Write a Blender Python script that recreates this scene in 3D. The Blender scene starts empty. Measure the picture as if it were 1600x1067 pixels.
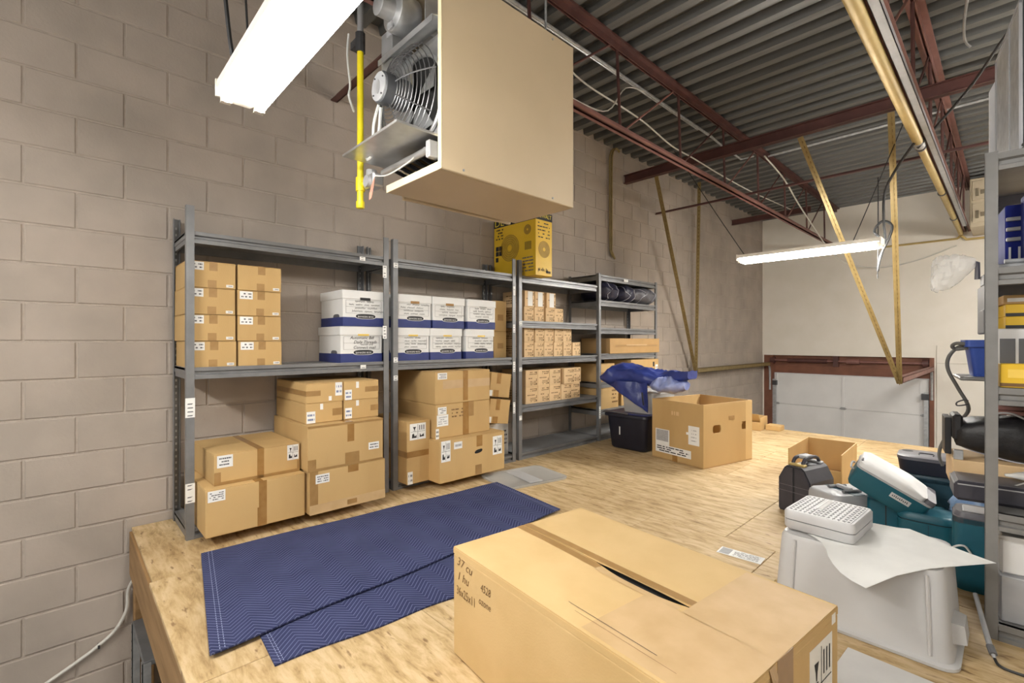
import bpy, bmesh, math, random
from mathutils import Vector, Matrix, Euler
R = random.Random(7)
rad = math.radians

# ------------------------------------------------------------------ camera, world, exposure
scn = bpy.context.scene
C = scn.collection
cam_d = bpy.data.cameras.new('camera')
cam_d.sensor_width = 36.0
cam_d.lens = 741.6 / 1600 * 36
cam_d.clip_start = 0.02
cam = bpy.data.objects.new('camera', cam_d)
C.objects.link(cam)
cam.location = (3.5, 0.0, 1.07)
cam.rotation_euler = (rad(90), 0, rad(46.4456))
scn.camera = cam

world = bpy.data.worlds.new('world')
scn.world = world
world.use_nodes = True
world.node_tree.nodes['Background'].inputs[0].default_value = (1.0, 0.97, 0.93, 1)
world.node_tree.nodes['Background'].inputs[1].default_value = 0.26

vs = scn.view_settings
vs.view_transform = 'Standard'
vs.look = 'None'
vs.gamma = 1.0
vs.use_curve_mapping = False
vs.exposure = 0.85
TUBE = 56.0

# ------------------------------------------------------------------ materials
MATS = {}
def pm(name, c1, c2=None, scale=8.0, detail=4.0, rough=0.6, metal=0.0, bump=0.0, bscale=None,
       stretch=(1, 1, 1), rnd=0.0, emit=None, trans=0.0, alpha=1.0, lo=0.35, hi=0.65, spec=None, bdist=0.01, world_co=False):
    m = bpy.data.materials.new(name); m.use_nodes = True
    nt = m.node_tree; b = nt.nodes['Principled BSDF']
    b.inputs['Roughness'].default_value = rough
    b.inputs['Metallic'].default_value = metal
    if spec is not None: b.inputs['Specular IOR Level'].default_value = spec
    if trans: b.inputs['Transmission Weight'].default_value = trans
    if alpha < 1: b.inputs['Alpha'].default_value = alpha
    tc = nt.nodes.new('ShaderNodeTexCoord'); mp = nt.nodes.new('ShaderNodeMapping')
    mp.inputs['Scale'].default_value = stretch
    if world_co:
        ge = nt.nodes.new('ShaderNodeNewGeometry'); nt.links.new(ge.outputs['Position'], mp.inputs['Vector'])
    else: nt.links.new(tc.outputs['Object'], mp.inputs['Vector'])
    c2 = c2 or tuple(min(1, v * 1.12) for v in c1)
    n = nt.nodes.new('ShaderNodeTexNoise'); n.inputs['Scale'].default_value = scale; n.inputs['Detail'].default_value = detail
    nt.links.new(mp.outputs[0], n.inputs['Vector'])
    r = nt.nodes.new('ShaderNodeValToRGB')
    r.color_ramp.elements[0].position = lo; r.color_ramp.elements[0].color = (*c1, 1)
    r.color_ramp.elements[1].position = hi; r.color_ramp.elements[1].color = (*c2, 1)
    nt.links.new(n.outputs['Fac'], r.inputs[0])
    out = r.outputs[0]
    if rnd:
        oi = nt.nodes.new('ShaderNodeObjectInfo')
        mr = nt.nodes.new('ShaderNodeMapRange'); mr.inputs[3].default_value = 1 - rnd; mr.inputs[4].default_value = 1 + rnd
        nt.links.new(oi.outputs['Random'], mr.inputs[0])
        h = nt.nodes.new('ShaderNodeHueSaturation')
        nt.links.new(mr.outputs[0], h.inputs['Value']); nt.links.new(out, h.inputs['Color'])
        out = h.outputs[0]
    nt.links.new(out, b.inputs['Base Color'])
    if bump:
        bn = nt.nodes.new('ShaderNodeBump'); bn.inputs['Strength'].default_value = bump; bn.inputs['Distance'].default_value = bdist
        n2 = nt.nodes.new('ShaderNodeTexNoise'); n2.inputs['Scale'].default_value = bscale or scale * 4; n2.inputs['Detail'].default_value = 4
        nt.links.new(mp.outputs[0], n2.inputs['Vector'])
        nt.links.new(n2.outputs['Fac'], bn.inputs['Height']); nt.links.new(bn.outputs[0], b.inputs['Normal'])
    if emit:
        b.inputs['Emission Color'].default_value = (*emit[:3], 1); b.inputs['Emission Strength'].default_value = emit[3]
    MATS[name] = m
    return m

pm('block', (.375, .325, .28), (.46, .395, .338), scale=2.2, detail=6, rough=.9, bump=.35, bscale=60, rnd=.02, bdist=.004, world_co=True)
pm('mortar', (.41, .355, .305), (.47, .405, .35), scale=20, rough=.95, bump=.4, bscale=90)
pm('deck', (.13, .13, .125), (.17, .17, .163), scale=5, rough=.42, metal=.35, stretch=(.25, 4, 4))
pm('maroon', (.078, .030, .026), (.115, .045, .038), scale=6, rough=.5)
pm('maroon_light', (.21, .095, .078), (.27, .125, .105), scale=6, rough=.55)  # paler maroon, also painted on joist steel to look lit
pm('rust', (.155, .058, .032), (.21, .082, .046), scale=5, rough=.6)
pm('drywall', (.80, .75, .66), (.84, .79, .71), scale=3, rough=.92, bump=.08, bscale=150)
pm('doorwhite', (.72, .71, .70), (.77, .76, .75), scale=3, rough=.55)
pm('galv', (.42, .43, .44), (.55, .56, .57), scale=25, rough=.4, metal=.6)
pm('shelfgray', (.18, .183, .19), (.215, .218, .225), scale=12, rough=.42, metal=.25)
pm('shelfdeck', (.26, .265, .27), (.30, .305, .31), scale=6, rough=.5, metal=.15)
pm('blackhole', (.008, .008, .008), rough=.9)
pm('kraft', (.50, .325, .132), (.55, .365, .155), scale=5, rough=.8, bump=.06, bscale=200, stretch=(1, 1, .3), rnd=.05)
pm('kraft_light', (.58, .40, .18), (.64, .45, .215), scale=5, rough=.8, bump=.06, bscale=160, rnd=.04)
pm('kraft_pale', (.66, .46, .25), (.70, .50, .285), scale=6, rough=.8, rnd=.05)
pm('kraft_edge', (.62, .44, .24), rough=.85)
pm('kraft_in', (.40, .25, .10), (.45, .28, .12), scale=5, rough=.85)
pm('tape', (.30, .155, .045), (.36, .20, .065), scale=18, rough=.25)
pm('tape_soft', (.32, .185, .065), (.37, .22, .085), scale=18, rough=.32)
pm('tape_clear', (.50, .34, .18), (.55, .38, .21), scale=12, rough=.35)
pm('tape_dim', (.52, .35, .17), (.58, .40, .21), scale=12, rough=.6)
pm('paper', (.80, .80, .78), (.85, .85, .83), scale=10, rough=.8)
pm('paper_gray', (.36, .36, .37), (.42, .42, .43), scale=60, rough=.8)
pm('ink', (.018, .018, .02), rough=.7)
pm('ink_soft', (.10, .10, .11), rough=.7)
pm('ink_brown', (.16, .085, .03), rough=.7)
pm('ink_blue', (.10, .14, .28), rough=.7)
pm('filewhite', (.76, .76, .75), (.80, .80, .79), scale=6, rough=.7)
pm('fileblue', (.022, .035, .155), (.03, .045, .19), scale=10, rough=.6)
pm('wood_in', (.52, .38, .16), rough=.8)
pm('yellowbox', (.74, .47, .02), (.78, .50, .03), scale=8, rough=.5)
pm('yellowdark', (.48, .30, .02), (.56, .36, .03), scale=20, rough=.55)
pm('yellowpale', (.80, .56, .10), rough=.5)
pm('yellowink', (.78, .62, .06), rough=.5)
pm('heater', (.55, .44, .29), (.58, .465, .31), scale=3, rough=.5, bump=.02, bscale=80)
pm('heater_lip', (.78, .68, .46), rough=.5)
pm('metal', (.50, .51, .52), (.60, .61, .62), scale=14, rough=.33, metal=.75)
pm('metal_dull', (.34, .345, .35), (.45, .45, .46), scale=10, rough=.45, metal=.5)
pm('metal_dark', (.05, .052, .056), (.08, .08, .085), scale=12, rough=.4, metal=.4)
pm('wire', (.16, .16, .165), rough=.35, metal=.7)
pm('wirewhite', (.66, .66, .64), rough=.5)
pm('motor', (.055, .058, .065), (.075, .078, .085), scale=10, rough=.4)
pm('gasyellow', (.78, .64, .01), (.82, .68, .02), scale=20, rough=.4)
pm('tagpink', (.70, .30, .22), rough=.6)
pm('goldsteel', (.25, .185, .075), (.32, .24, .105), scale=12, rough=.45, metal=.35)
pm('goldpipe', (.46, .34, .12), (.53, .39, .15), scale=9, rough=.5, metal=.25)
pm('goldslot', (.16, .10, .03), rough=.7)
pm('lampwhite', (.80, .76, .68), rough=.5)
pm('tube', (1, 1, 1), rough=.5, emit=(1.0, .965, .90, TUBE))
pm('tube_boosted', (1, 1, 1), rough=.5, emit=(1.0, .965, .90, TUBE*2.3))  # same tubes with emission raised to brighten the far end and left wall
pm('cordblack', (.02, .02, .021), rough=.5)
pm('cordgray', (.11, .11, .105), rough=.5)
pm('cable', (.62, .60, .55), rough=.55)
pm('wood_dark', (.24, .135, .05), (.34, .20, .085), scale=9, rough=.75, stretch=(.3, 1, 3), bump=.1)
pm('hem', (.24, .27, .42), rough=.9)
pm('navy', (.010, .011, .022), (.014, .015, .028), scale=10, rough=.45)
pm('bluelid', (.018, .026, .12), (.022, .03, .15), scale=10, rough=.4)
pm('nylon', (.020, .035, .185), (.032, .052, .25), scale=5, rough=.38, bump=.25, bscale=14, bdist=.02)
pm('nylon_light', (.16, .21, .52), (.40, .46, .74), scale=9, rough=.3, bump=.3, bscale=12, bdist=.02)
pm('bagnavy', (.012, .012, .030), (.020, .021, .045), scale=8, rough=.5, bump=.3, bscale=18, bdist=.02)
pm('bagpipe', (.42, .42, .48), rough=.5)
pm('baggray', (.07, .07, .085), (.13, .13, .15), scale=9, rough=.35, bump=.3, bscale=20, bdist=.02)
pm('teal', (.006, .085, .125), (.009, .105, .15), scale=6, rough=.45, bump=.05, bscale=180)
pm('teal_dark', (.010, .045, .07), (.012, .055, .085), scale=6, rough=.5)
pm('casegray', (.030, .029, .040), (.042, .041, .054), scale=9, rough=.45, bump=.05, bscale=180)
pm('casegray_light', (.10, .098, .115), (.125, .122, .14), scale=9, rough=.45)
pm('silver', (.34, .345, .36), (.40, .405, .42), scale=9, rough=.45)
pm('silver_dark', (.14, .142, .15), rough=.5)
pm('offwhite', (.68, .68, .68), (.74, .74, .74), scale=8, rough=.5)
pm('orggray', (.50, .50, .51), (.55, .55, .56), scale=9, rough=.5)
pm('binblue', (.02, .06, .30), (.028, .075, .36), scale=9, rough=.4)
pm('boxblue', (.012, .02, .16), (.018, .028, .21), scale=9, rough=.75, spec=.15)
pm('blackbag', (.010, .010, .012), (.018, .018, .021), scale=9, rough=.5, bump=.25, bscale=20, bdist=.02)
pm('bluefilm', (.10, .20, .42), (.26, .40, .62), scale=14, rough=.3, bump=.3, bscale=20, bdist=.02)
pm('concrete', (.30, .29, .27), (.36, .35, .33), scale=3, rough=.85, bump=.1)
pm('beigecase', (.52, .44, .31), (.56, .475, .34), scale=8, rough=.55)
pm('beigedark', (.20, .165, .11), rough=.6)
pm('blackmetal', (.03, .03, .032), rough=.45, metal=.3)

def translucent(name, col, t=.55, rough=.35, clear=0.0):
    m = bpy.data.materials.new(name); m.use_nodes = True
    nt = m.node_tree; b = nt.nodes['Principled BSDF']; o = nt.nodes['Material Output']
    b.inputs['Base Color'].default_value = (*col, 1); b.inputs['Roughness'].default_value = rough
    n = nt.nodes.new('ShaderNodeTexNoise'); n.inputs['Scale'].default_value = 6
    r = nt.nodes.new('ShaderNodeValToRGB')
    r.color_ramp.elements[0].color = (*[v * .93 for v in col], 1); r.color_ramp.elements[1].color = (*col, 1)
    nt.links.new(n.outputs['Fac'], r.inputs[0]); nt.links.new(r.outputs[0], b.inputs['Base Color'])
    tr = nt.nodes.new('ShaderNodeBsdfTranslucent'); nt.links.new(r.outputs[0], tr.inputs['Color'])
    mx = nt.nodes.new('ShaderNodeMixShader'); mx.inputs[0].default_value = t
    nt.links.new(b.outputs[0], mx.inputs[1]); nt.links.new(tr.outputs[0], mx.inputs[2])
    last = mx.outputs[0]
    if clear:
        tp = nt.nodes.new('ShaderNodeBsdfTransparent')
        m2 = nt.nodes.new('ShaderNodeMixShader'); m2.inputs[0].default_value = clear
        nt.links.new(last, m2.inputs[1]); nt.links.new(tp.outputs[0], m2.inputs[2]); last = m2.outputs[0]
    nt.links.new(last, o.inputs['Surface'])
    MATS[name] = m
translucent('frost', (.74, .74, .745), t=.35, rough=.4)
translucent('frostclear', (.74, .75, .75), t=.4, rough=.3, clear=.3)
translucent('lidclear', (.72, .72, .70), t=.3, rough=.25, clear=.35)
translucent('film', (.80, .80, .79), t=.4, rough=.12, clear=.62)
pm('shelfmid', (.185, .182, .178), (.215, .212, .207), scale=12, rough=.45, metal=.15)

def quilt_mat():
    m = bpy.data.materials.new('quilt'); m.use_nodes = True
    nt = m.node_tree; b = nt.nodes['Principled BSDF']; N = nt.nodes.new; L = nt.links.new
    b.inputs['Roughness'].default_value = .95; b.inputs['Specular IOR Level'].default_value = .1
    tc = N('ShaderNodeTexCoord'); sp = N('ShaderNodeSeparateXYZ'); L(tc.outputs['Object'], sp.inputs[0])
    def math_(op, a, bv=None):
        n = N('ShaderNodeMath'); n.operation = op
        for i, v in enumerate((a, bv)):
            if v is None: continue
            if isinstance(v, (int, float)): n.inputs[i].default_value = v
            else: L(v, n.inputs[i])
        return n.outputs[0]
    tri = math_('PINGPONG', sp.outputs['Y'], .07)
    v = math_('ADD', sp.outputs['X'], math_('MULTIPLY', tri, 0.95))
    fr = math_('FRACT', math_('MULTIPLY', v, 46.0))
    d = math_('ABSOLUTE', math_('SUBTRACT', fr, .5))
    line = math_('LESS_THAN', d, .11)
    n = N('ShaderNodeTexNoise'); n.inputs['Scale'].default_value = 5; n.inputs['Detail'].default_value = 5
    L(tc.outputs['Object'], n.inputs['Vector'])
    r = N('ShaderNodeValToRGB')
    r.color_ramp.elements[0].position = .35; r.color_ramp.elements[0].color = (.030, .036, .090, 1)
    r.color_ramp.elements[1].position = .7; r.color_ramp.elements[1].color = (.044, .052, .122, 1)
    L(n.outputs['Fac'], r.inputs[0])
    mx = N('ShaderNodeMix'); mx.data_type = 'RGBA'
    L(math_('MULTIPLY', line, .55), mx.inputs[0]); L(r.outputs[0], mx.inputs[6]); mx.inputs[7].default_value = (.17, .19, .33, 1)
    L(mx.outputs[2], b.inputs['Base Color'])
    bp = N('ShaderNodeBump'); bp.inputs['Strength'].default_value = .6; bp.inputs['Distance'].default_value = .004
    L(d, bp.inputs['Height']); L(bp.outputs[0], b.inputs['Normal'])
    MATS['quilt'] = m
quilt_mat()

def plywood_mat():
    m = bpy.data.materials.new('plywood'); m.use_nodes = True
    nt = m.node_tree; b = nt.nodes['Principled BSDF']; N = nt.nodes.new; L = nt.links.new
    b.inputs['Roughness'].default_value = .62
    tc = N('ShaderNodeTexCoord'); oi = N('ShaderNodeObjectInfo')
    ad = N('ShaderNodeVectorMath'); ad.operation = 'ADD'
    L(tc.outputs['Object'], ad.inputs[0]); L(oi.outputs['Random'], ad.inputs[1])
    mp = N('ShaderNodeMapping'); mp.inputs['Scale'].default_value = (.8, 3.4, 1); L(ad.outputs[0], mp.inputs['Vector'])
    n = N('ShaderNodeTexNoise'); n.inputs['Scale'].default_value = 7.5; n.inputs['Detail'].default_value = 10; n.inputs['Roughness'].default_value = .68
    n.inputs['Distortion'].default_value = .35
    L(mp.outputs[0], n.inputs['Vector'])
    r = N('ShaderNodeValToRGB'); e = r.color_ramp.elements
    e[0].position = .30; e[0].color = (.27, .165, .07, 1)
    e[1].position = .70; e[1].color = (.70, .555, .35, 1)
    k = e.new(.44); k.color = (.50, .355, .175, 1)
    k = e.new(.55); k.color = (.62, .465, .265, 1)
    L(n.outputs['Fac'], r.inputs[0])
    n2 = N('ShaderNodeTexNoise'); n2.inputs['Scale'].default_value = 1.3; n2.inputs['Detail'].default_value = 3
    L(ad.outputs[0], n2.inputs['Vector'])
    r2 = N('ShaderNodeValToRGB'); r2.color_ramp.elements[0].position = .3; r2.color_ramp.elements[0].color = (.80, .76, .70, 1)
    r2.color_ramp.elements[1].position = .65; r2.color_ramp.elements[1].color = (1, 1, 1, 1)
    L(n2.outputs['Fac'], r2.inputs[0])
    n3 = N('ShaderNodeTexNoise'); n3.inputs['Scale'].default_value = 26; n3.inputs['Detail'].default_value = 2
    mp3 = N('ShaderNodeMapping'); mp3.inputs['Scale'].default_value = (.5, 1.5, 1); L(ad.outputs[0], mp3.inputs['Vector']); L(mp3.outputs[0], n3.inputs['Vector'])
    r3 = N('ShaderNodeValToRGB'); r3.color_ramp.elements[0].position = .27; r3.color_ramp.elements[0].color = (.35, .25, .17, 1)
    r3.color_ramp.elements[1].position = .36; r3.color_ramp.elements[1].color = (1, 1, 1, 1)
    L(n3.outputs['Fac'], r3.inputs[0])
    m1 = N('ShaderNodeMix'); m1.data_type = 'RGBA'; m1.blend_type = 'MULTIPLY'; m1.inputs[0].default_value = 1
    L(r.outputs[0], m1.inputs[6]); L(r2.outputs[0], m1.inputs[7])
    m2 = N('ShaderNodeMix'); m2.data_type = 'RGBA'; m2.blend_type = 'MULTIPLY'; m2.inputs[0].default_value = .8
    L(m1.outputs[2], m2.inputs[6]); L(r3.outputs[0], m2.inputs[7])
    L(m2.outputs[2], b.inputs['Base Color'])
    bp = N('ShaderNodeBump'); bp.inputs['Strength'].default_value = .15; bp.inputs['Distance'].default_value = .004
    L(n.outputs['Fac'], bp.inputs['Height']); L(bp.outputs[0], b.inputs['Normal'])
    MATS['plywood'] = m
plywood_mat()

# ------------------------------------------------------------------ mesh helpers
class MB:
    def __init__(s): s.v = []; s.f = []; s.M = None
    def add(s, vs, fs):
        o = len(s.v)
        for p in vs:
            p = Vector(p)
            s.v.append(tuple(s.M @ p) if s.M else tuple(p))
        s.f += [tuple(o + i for i in f) for f in fs]
        return s
    def box(s, x0, x1, y0, y1, z0, z1):
        if x0 > x1: x0, x1 = x1, x0
        if y0 > y1: y0, y1 = y1, y0
        if z0 > z1: z0, z1 = z1, z0
        return s.add([(x0,y0,z0),(x1,y0,z0),(x1,y1,z0),(x0,y1,z0),(x0,y0,z1),(x1,y0,z1),(x1,y1,z1),(x0,y1,z1)],
                     [(3,2,1,0),(4,5,6,7),(0,1,5,4),(1,2,6,5),(2,3,7,6),(3,0,4,7)])
    def cbox(s, x0, x1, y0, y1, z0, z1, c=.003):
        bm = bmesh.new(); bmesh.ops.create_cube(bm, size=1)
        for v in bm.verts:
            v.co = ((x0+x1)/2 + v.co.x*(x1-x0), (y0+y1)/2 + v.co.y*(y1-y0), (z0+z1)/2 + v.co.z*(z1-z0))
        bmesh.ops.bevel(bm, geom=bm.edges[:], offset=c, segments=1, affect='EDGES')
        bm.verts.index_update()
        s.add([v.co[:] for v in bm.verts], [[v.index for v in f.verts] for f in bm.faces]); bm.free()
        return s
    def obox(s, p, q, w, h, up=(0,0,1)):      # beam from p to q, width w, height h
        p, q = Vector(p), Vector(q); d = (q-p).normalized(); u = Vector(up)
        sd = d.cross(u)
        if sd.length < 1e-4: sd = d.cross(Vector((1,0,0)))
        sd.normalize(); u = sd.cross(d).normalized()
        vs = [a + sd*i*w/2 + u*j*h/2 for a in (p, q) for (i, j) in ((-1,-1),(1,-1),(1,1),(-1,1))]
        return s.add(vs, [(3,2,1,0),(4,5,6,7),(0,1,5,4),(1,2,6,5),(2,3,7,6),(3,0,4,7)])
    def loft(s, rings, cap=True, closed=True):
        n = len(rings[0]); vs = [p for r in rings for p in r]; fs = []
        for k in range(len(rings)-1):
            for i in range(n if closed else n-1):
                j = (i+1) % n
                fs.append((k*n+i, k*n+j, (k+1)*n+j, (k+1)*n+i))
        if cap:
            fs.append(tuple(reversed(range(n)))); fs.append(tuple((len(rings)-1)*n + i for i in range(n)))
        return s.add(vs, fs)
    def tube(s, pts, r, n=8, cap=True, radii=None):
        pts = [Vector(p) for p in pts]; rings = []
        t0 = (pts[1]-pts[0]).normalized()
        u = t0.orthogonal().normalized()
        for i, p in enumerate(pts):
            if i == 0: t = t0
            elif i == len(pts)-1: t = (pts[i]-pts[i-1]).normalized()
            else: t = ((pts[i+1]-pts[i]).normalized() + (pts[i]-pts[i-1]).normalized())
            if t.length < 1e-6: t = t0
            t.normalize()
            u = (u - t*u.dot(t))
            if u.length < 1e-6: u = t.orthogonal()
            u.normalize(); w = t.cross(u); rr = radii[i] if radii else r
            rings.append([p + (u*math.cos(2*math.pi*k/n) + w*math.sin(2*math.pi*k/n))*rr for k in range(n)])
        return s.loft(rings, cap)
    def cyl(s, p, q, r, n=12): return s.tube([p, q], r, n)
    def prism(s, poly, a, b, axis='z'):
        def P(u, v, w): return {'z': (u, v, w), 'y': (u, w, v), 'x': (w, u, v)}[axis]
        n = len(poly)
        vs = [P(u, v, a) for u, v in poly] + [P(u, v, b) for u, v in poly]
        return s.add(vs, [tuple(reversed(range(n))), tuple(range(n, 2*n))] + [(i, (i+1) % n, n+(i+1) % n, n+i) for i in range(n)])

def rrect(cx, cy, w, d, r, z, n=4):
    out = []
    r = min(r, w/2-1e-4, d/2-1e-4)
    for (sx, sy, a0) in ((1,1,0),(-1,1,90),(-1,-1,180),(1,-1,270)):
        for k in range(n+1):
            a = rad(a0 + 90*k/n)
            out.append((cx + sx*(w/2-r) + r*math.cos(a), cy + sy*(d/2-r) + r*math.sin(a), z))
    return out

def ob(name, mb, mat, parent=None, loc=(0,0,0), rot=None, smooth=False, recalc=True):
    me = mb if isinstance(mb, bpy.types.Mesh) else None
    if me is None:
        me = bpy.data.meshes.new(name); me.from_pydata(mb.v, [], mb.f); me.update()
        if recalc:
            bm = bmesh.new(); bm.from_mesh(me); bmesh.ops.recalc_face_normals(bm, faces=bm.faces); bm.to_mesh(me); bm.free()
        if smooth:
            me.shade_smooth()
            me.set_sharp_from_angle(angle=rad(smooth if smooth is not True else 40))
    if mat and not me.materials: me.materials.append(MATS[mat])
    o = bpy.data.objects.new(name, me); C.objects.link(o)
    o.location = loc
    if rot is not None: o.rotation_euler = rot if not isinstance(rot, (int, float)) else (0, 0, rot)
    if parent: o.parent = parent
    return o
def empty(name, loc=(0,0,0), rot=None, parent=None):
    o = bpy.data.objects.new(name, None); C.objects.link(o); o.location = loc; o.empty_display_size = .1
    if rot is not None: o.rotation_euler = rot if not isinstance(rot, (int, float)) else (0, 0, rot)
    if parent: o.parent = parent
    return o
def tag(o, label, cat, group=None):
    o['label'] = label; o['category'] = cat
    if group: o['group'] = group
    return o
def struct(o): o['kind'] = 'structure'; return o
def copy_tree(o, parent=None):
    c = o.copy(); C.objects.link(c)
    if parent: c.parent = parent
    for ch in o.children: copy_tree(ch, c)
    return c

FONTS = {}
def text_mb(s, h, width=None, shear=0.0):
    """flat lettering in the local (u, v) plane, centred"""
    key = (s, h, width, shear)
    cu = bpy.data.curves.new('txt', 'FONT'); cu.body = s; cu.size = h; cu.align_x = 'CENTER'; cu.align_y = 'CENTER'; cu.shear = shear
    cu.resolution_u = 2
    o = bpy.data.objects.new('txt', cu); C.objects.link(o)
    bpy.context.view_layer.update()
    me = bpy.data.meshes.new_from_object(o)
    vs = [v.co.copy() for v in me.vertices]; fs = [tuple(p.vertices) for p in me.polygons]
    bpy.data.objects.remove(o); bpy.data.curves.remove(cu); bpy.data.meshes.remove(me)
    if vs and width:
        x0 = min(v.x for v in vs); x1 = max(v.x for v in vs); k = width/(x1-x0)
        for v in vs: v.x *= k
    return [(v.x, v.y) for v in vs], fs

# face frames: local point = origin + u*U + v*V + n*N, for a box body of size (a, b, h) centred on x,y with base at z=0
def face(size, f):
    a, b, h = size
    if f == 'f': return Vector((a/2, -b/2, 0)), Vector((0, 1, 0)), Vector((0, 0, 1)), Vector((1, 0, 0)), b, h
    if f == 'k': return Vector((-a/2, b/2, 0)), Vector((0, -1, 0)), Vector((0, 0, 1)), Vector((-1, 0, 0)), b, h
    if f == 'l': return Vector((-a/2, -b/2, 0)), Vector((1, 0, 0)), Vector((0, 0, 1)), Vector((0, -1, 0)), a, h
    if f == 'r': return Vector((a/2, b/2, 0)), Vector((-1, 0, 0)), Vector((0, 0, 1)), Vector((0, 1, 0)), a, h
    if f == 't': return Vector((a/2, -b/2, h)), Vector((0, 1, 0)), Vector((-1, 0, 0)), Vector((0, 0, 1)), b, a
def plate_mb(size, f, u0, v0, u1, v1, lift=0.0006, th=0.0008, skew=0, mb=None, frac=True):
    O, U, V, Nn, W, H = face(size, f); mb = mb or MB()
    if frac: u0, u1, v0, v1 = u0*W, u1*W, v0*H, v1*H
    base = O + Nn*(lift-th)
    pts = [(u0, v0), (u1, v0+skew), (u1, v1+skew), (u0, v1)]
    vs = [base + U*u + V*v for u, v in pts] + [base + Nn*th + U*u + V*v for u, v in pts]
    return mb.add(vs, [(3,2,1,0),(4,5,6,7),(0,1,5,4),(1,2,6,5),(2,3,7,6),(3,0,4,7)])
def decal(parent, size, f, rect, mat, name, lift=.0006, skew=0):
    return ob(name, plate_mb(size, f, *rect, lift=lift, skew=skew), mat, parent)
def print_marks(parent, size, f, rect, rows, mat='ink', name='print', lift=.0012, seed=1, fill=.55, jag=0):
    """small print: broken word strokes laid on a face"""
    O, U, V, Nn, W, H = face(size, f); r = random.Random(seed); mb = MB()
    u0, v0, u1, v1 = rect[0]*W, rect[1]*H, rect[2]*W, rect[3]*H
    rh = (v1-v0)/rows
    for k in range(rows):
        yc = v0 + (k+.5)*rh; u = u0 + r.random()*.1*(u1-u0)
        while u < u1:
            w = r.uniform(.05, .2)*(u1-u0)
            if r.random() < .82:
                j = r.uniform(-jag, jag)*rh
                vs = [O + Nn*lift + U*x + V*y for x, y in ((u, yc-rh*fill/2+j), (min(u+w, u1), yc-rh*fill/2+j), (min(u+w, u1), yc+rh*fill/2+j), (u, yc+rh*fill/2+j))]
                mb.add(vs, [(0,1,2,3)])
            u += w + r.uniform(.015, .05)*(u1-u0)
    return ob(name, mb, mat, parent, recalc=False)
def scribble(parent, size, f, rect, lines, mat='ink', name='handwriting', lift=.0014, seed=1, t=.0016):
    """cursive handwriting strokes: thin ribbons on a face"""
    O, U, V, Nn, W, H = face(size, f); r = random.Random(seed); mb = MB()
    u0, v0, u1, v1 = rect[0]*W, rect[1]*H, rect[2]*W, rect[3]*H
    lh = (v1-v0)/lines
    for k in range(lines):
        yc = v1 - (k+.5)*lh; u = u0 + r.uniform(0, .25)*(u1-u0); end = u1 - r.uniform(0, .3)*(u1-u0)
        while u < end:
            wl = r.uniform(.14, .34)*(u1-u0); n = int(wl/(lh*.16))+3; pts = []
            for i in range(n):
                a = r.uniform(.12, .30)*lh*(1.5 if r.random() < .18 else 1)
                pts.append((u + wl*i/n, yc + (a if i % 2 else -a*.8)))
            for (a, b) in zip(pts, pts[1:]):
                d = Vector((b[0]-a[0], b[1]-a[1])); nn = Vector((-d.y, d.x)).normalized()*t/2
                q = [(a[0]+nn.x, a[1]+nn.y), (a[0]-nn.x, a[1]-nn.y), (b[0]-nn.x, b[1]-nn.y), (b[0]+nn.x, b[1]+nn.y)]
                mb.add([O + Nn*lift + U*x + V*y for x, y in q], [(0,1,2,3)])
            u += wl + .05*(u1-u0)
    return ob(name, mb, mat, parent, recalc=False)
def lettering(parent, size, f, cu, cv, s, h, mat, name='lettering', lift=.0016, width=None, shear=0, rot=0):
    O, U, V, Nn, W, H = face(size, f)
    vs, fs = text_mb(s, h, width, shear); mb = MB(); c, sn = math.cos(rad(rot)), math.sin(rad(rot))
    mb.add([O + Nn*lift + U*(cu*W + x*c - y*sn) + V*(cv*H + x*sn + y*c) for x, y in vs], fs)
    return ob(name, mb, mat, parent, recalc=False)
ORD = ['first', 'second', 'third', 'fourth', 'fifth', 'sixth', 'seventh', 'eighth']

# ================================================================== THE SETTING
# ---- left block wall: mortar backing, 300 nearest blocks one by one, the rest joined
BL, BH, BD, MJ = .4064, .2032, .05, .010
wall_left = struct(ob('wall_left', MB().box(-.12, -.0065, -1.7, 10.55, -2.4, 3.60), 'mortar'))
def block_mb(l=BL):
    c = .004
    y, z = l/2 - MJ/2, BH/2 - MJ/2
    return [(-BD,-y,-z),(-BD,y,-z),(-BD,y,z),(-BD,-y,z),(-c,-y,-z),(-c,y,-z),(-c,y,z),(-c,-y,z),
            (0,-y+c,-z+c),(0,y-c,-z+c),(0,y-c,z-c),(0,-y+c,z-c)], \
           [(0,1,5,4),(1,2,6,5),(2,3,7,6),(3,0,4,7),(4,5,9,8),(5,6,10,9),(6,7,11,10),(7,4,8,11),(8,9,10,11)]
bv, bf = block_mb()
bmesh_block = MB().add(bv, bf)
spots = []
for k in range(-12, 13):
    z = 1.07 + BH*(k + .5)
    if z - BH/2 > 3.53: continue
    off = -.14 if k % 2 == 0 else .063
    for n in range(-5, 27):
        y = off + BL*(n + .5)
        if y - BL/2 < -1.7 or y - BL/2 > 10.4: continue
        dx, dy, dz = -3.5, y, z - 1.07
        fw = 3.5*.7247 + y*.689; rt = -3.5*.689 + y*.7247
        vis = fw > .3 and -60 < 800 + 741.6*rt/fw < 1230 and -60 < 533 - 741.6*dz/fw < 1120
        if vis and y > .45 and .75 + .0 > z and y < 1.4 and z < 0: vis = False
        if y > .5 and z < -.1 and y < 6: vis = False
        spots.append((not vis, fw*fw/(3.5/fw + .05), y, z))
spots.sort()
block_me = None
rest = MB()
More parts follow.
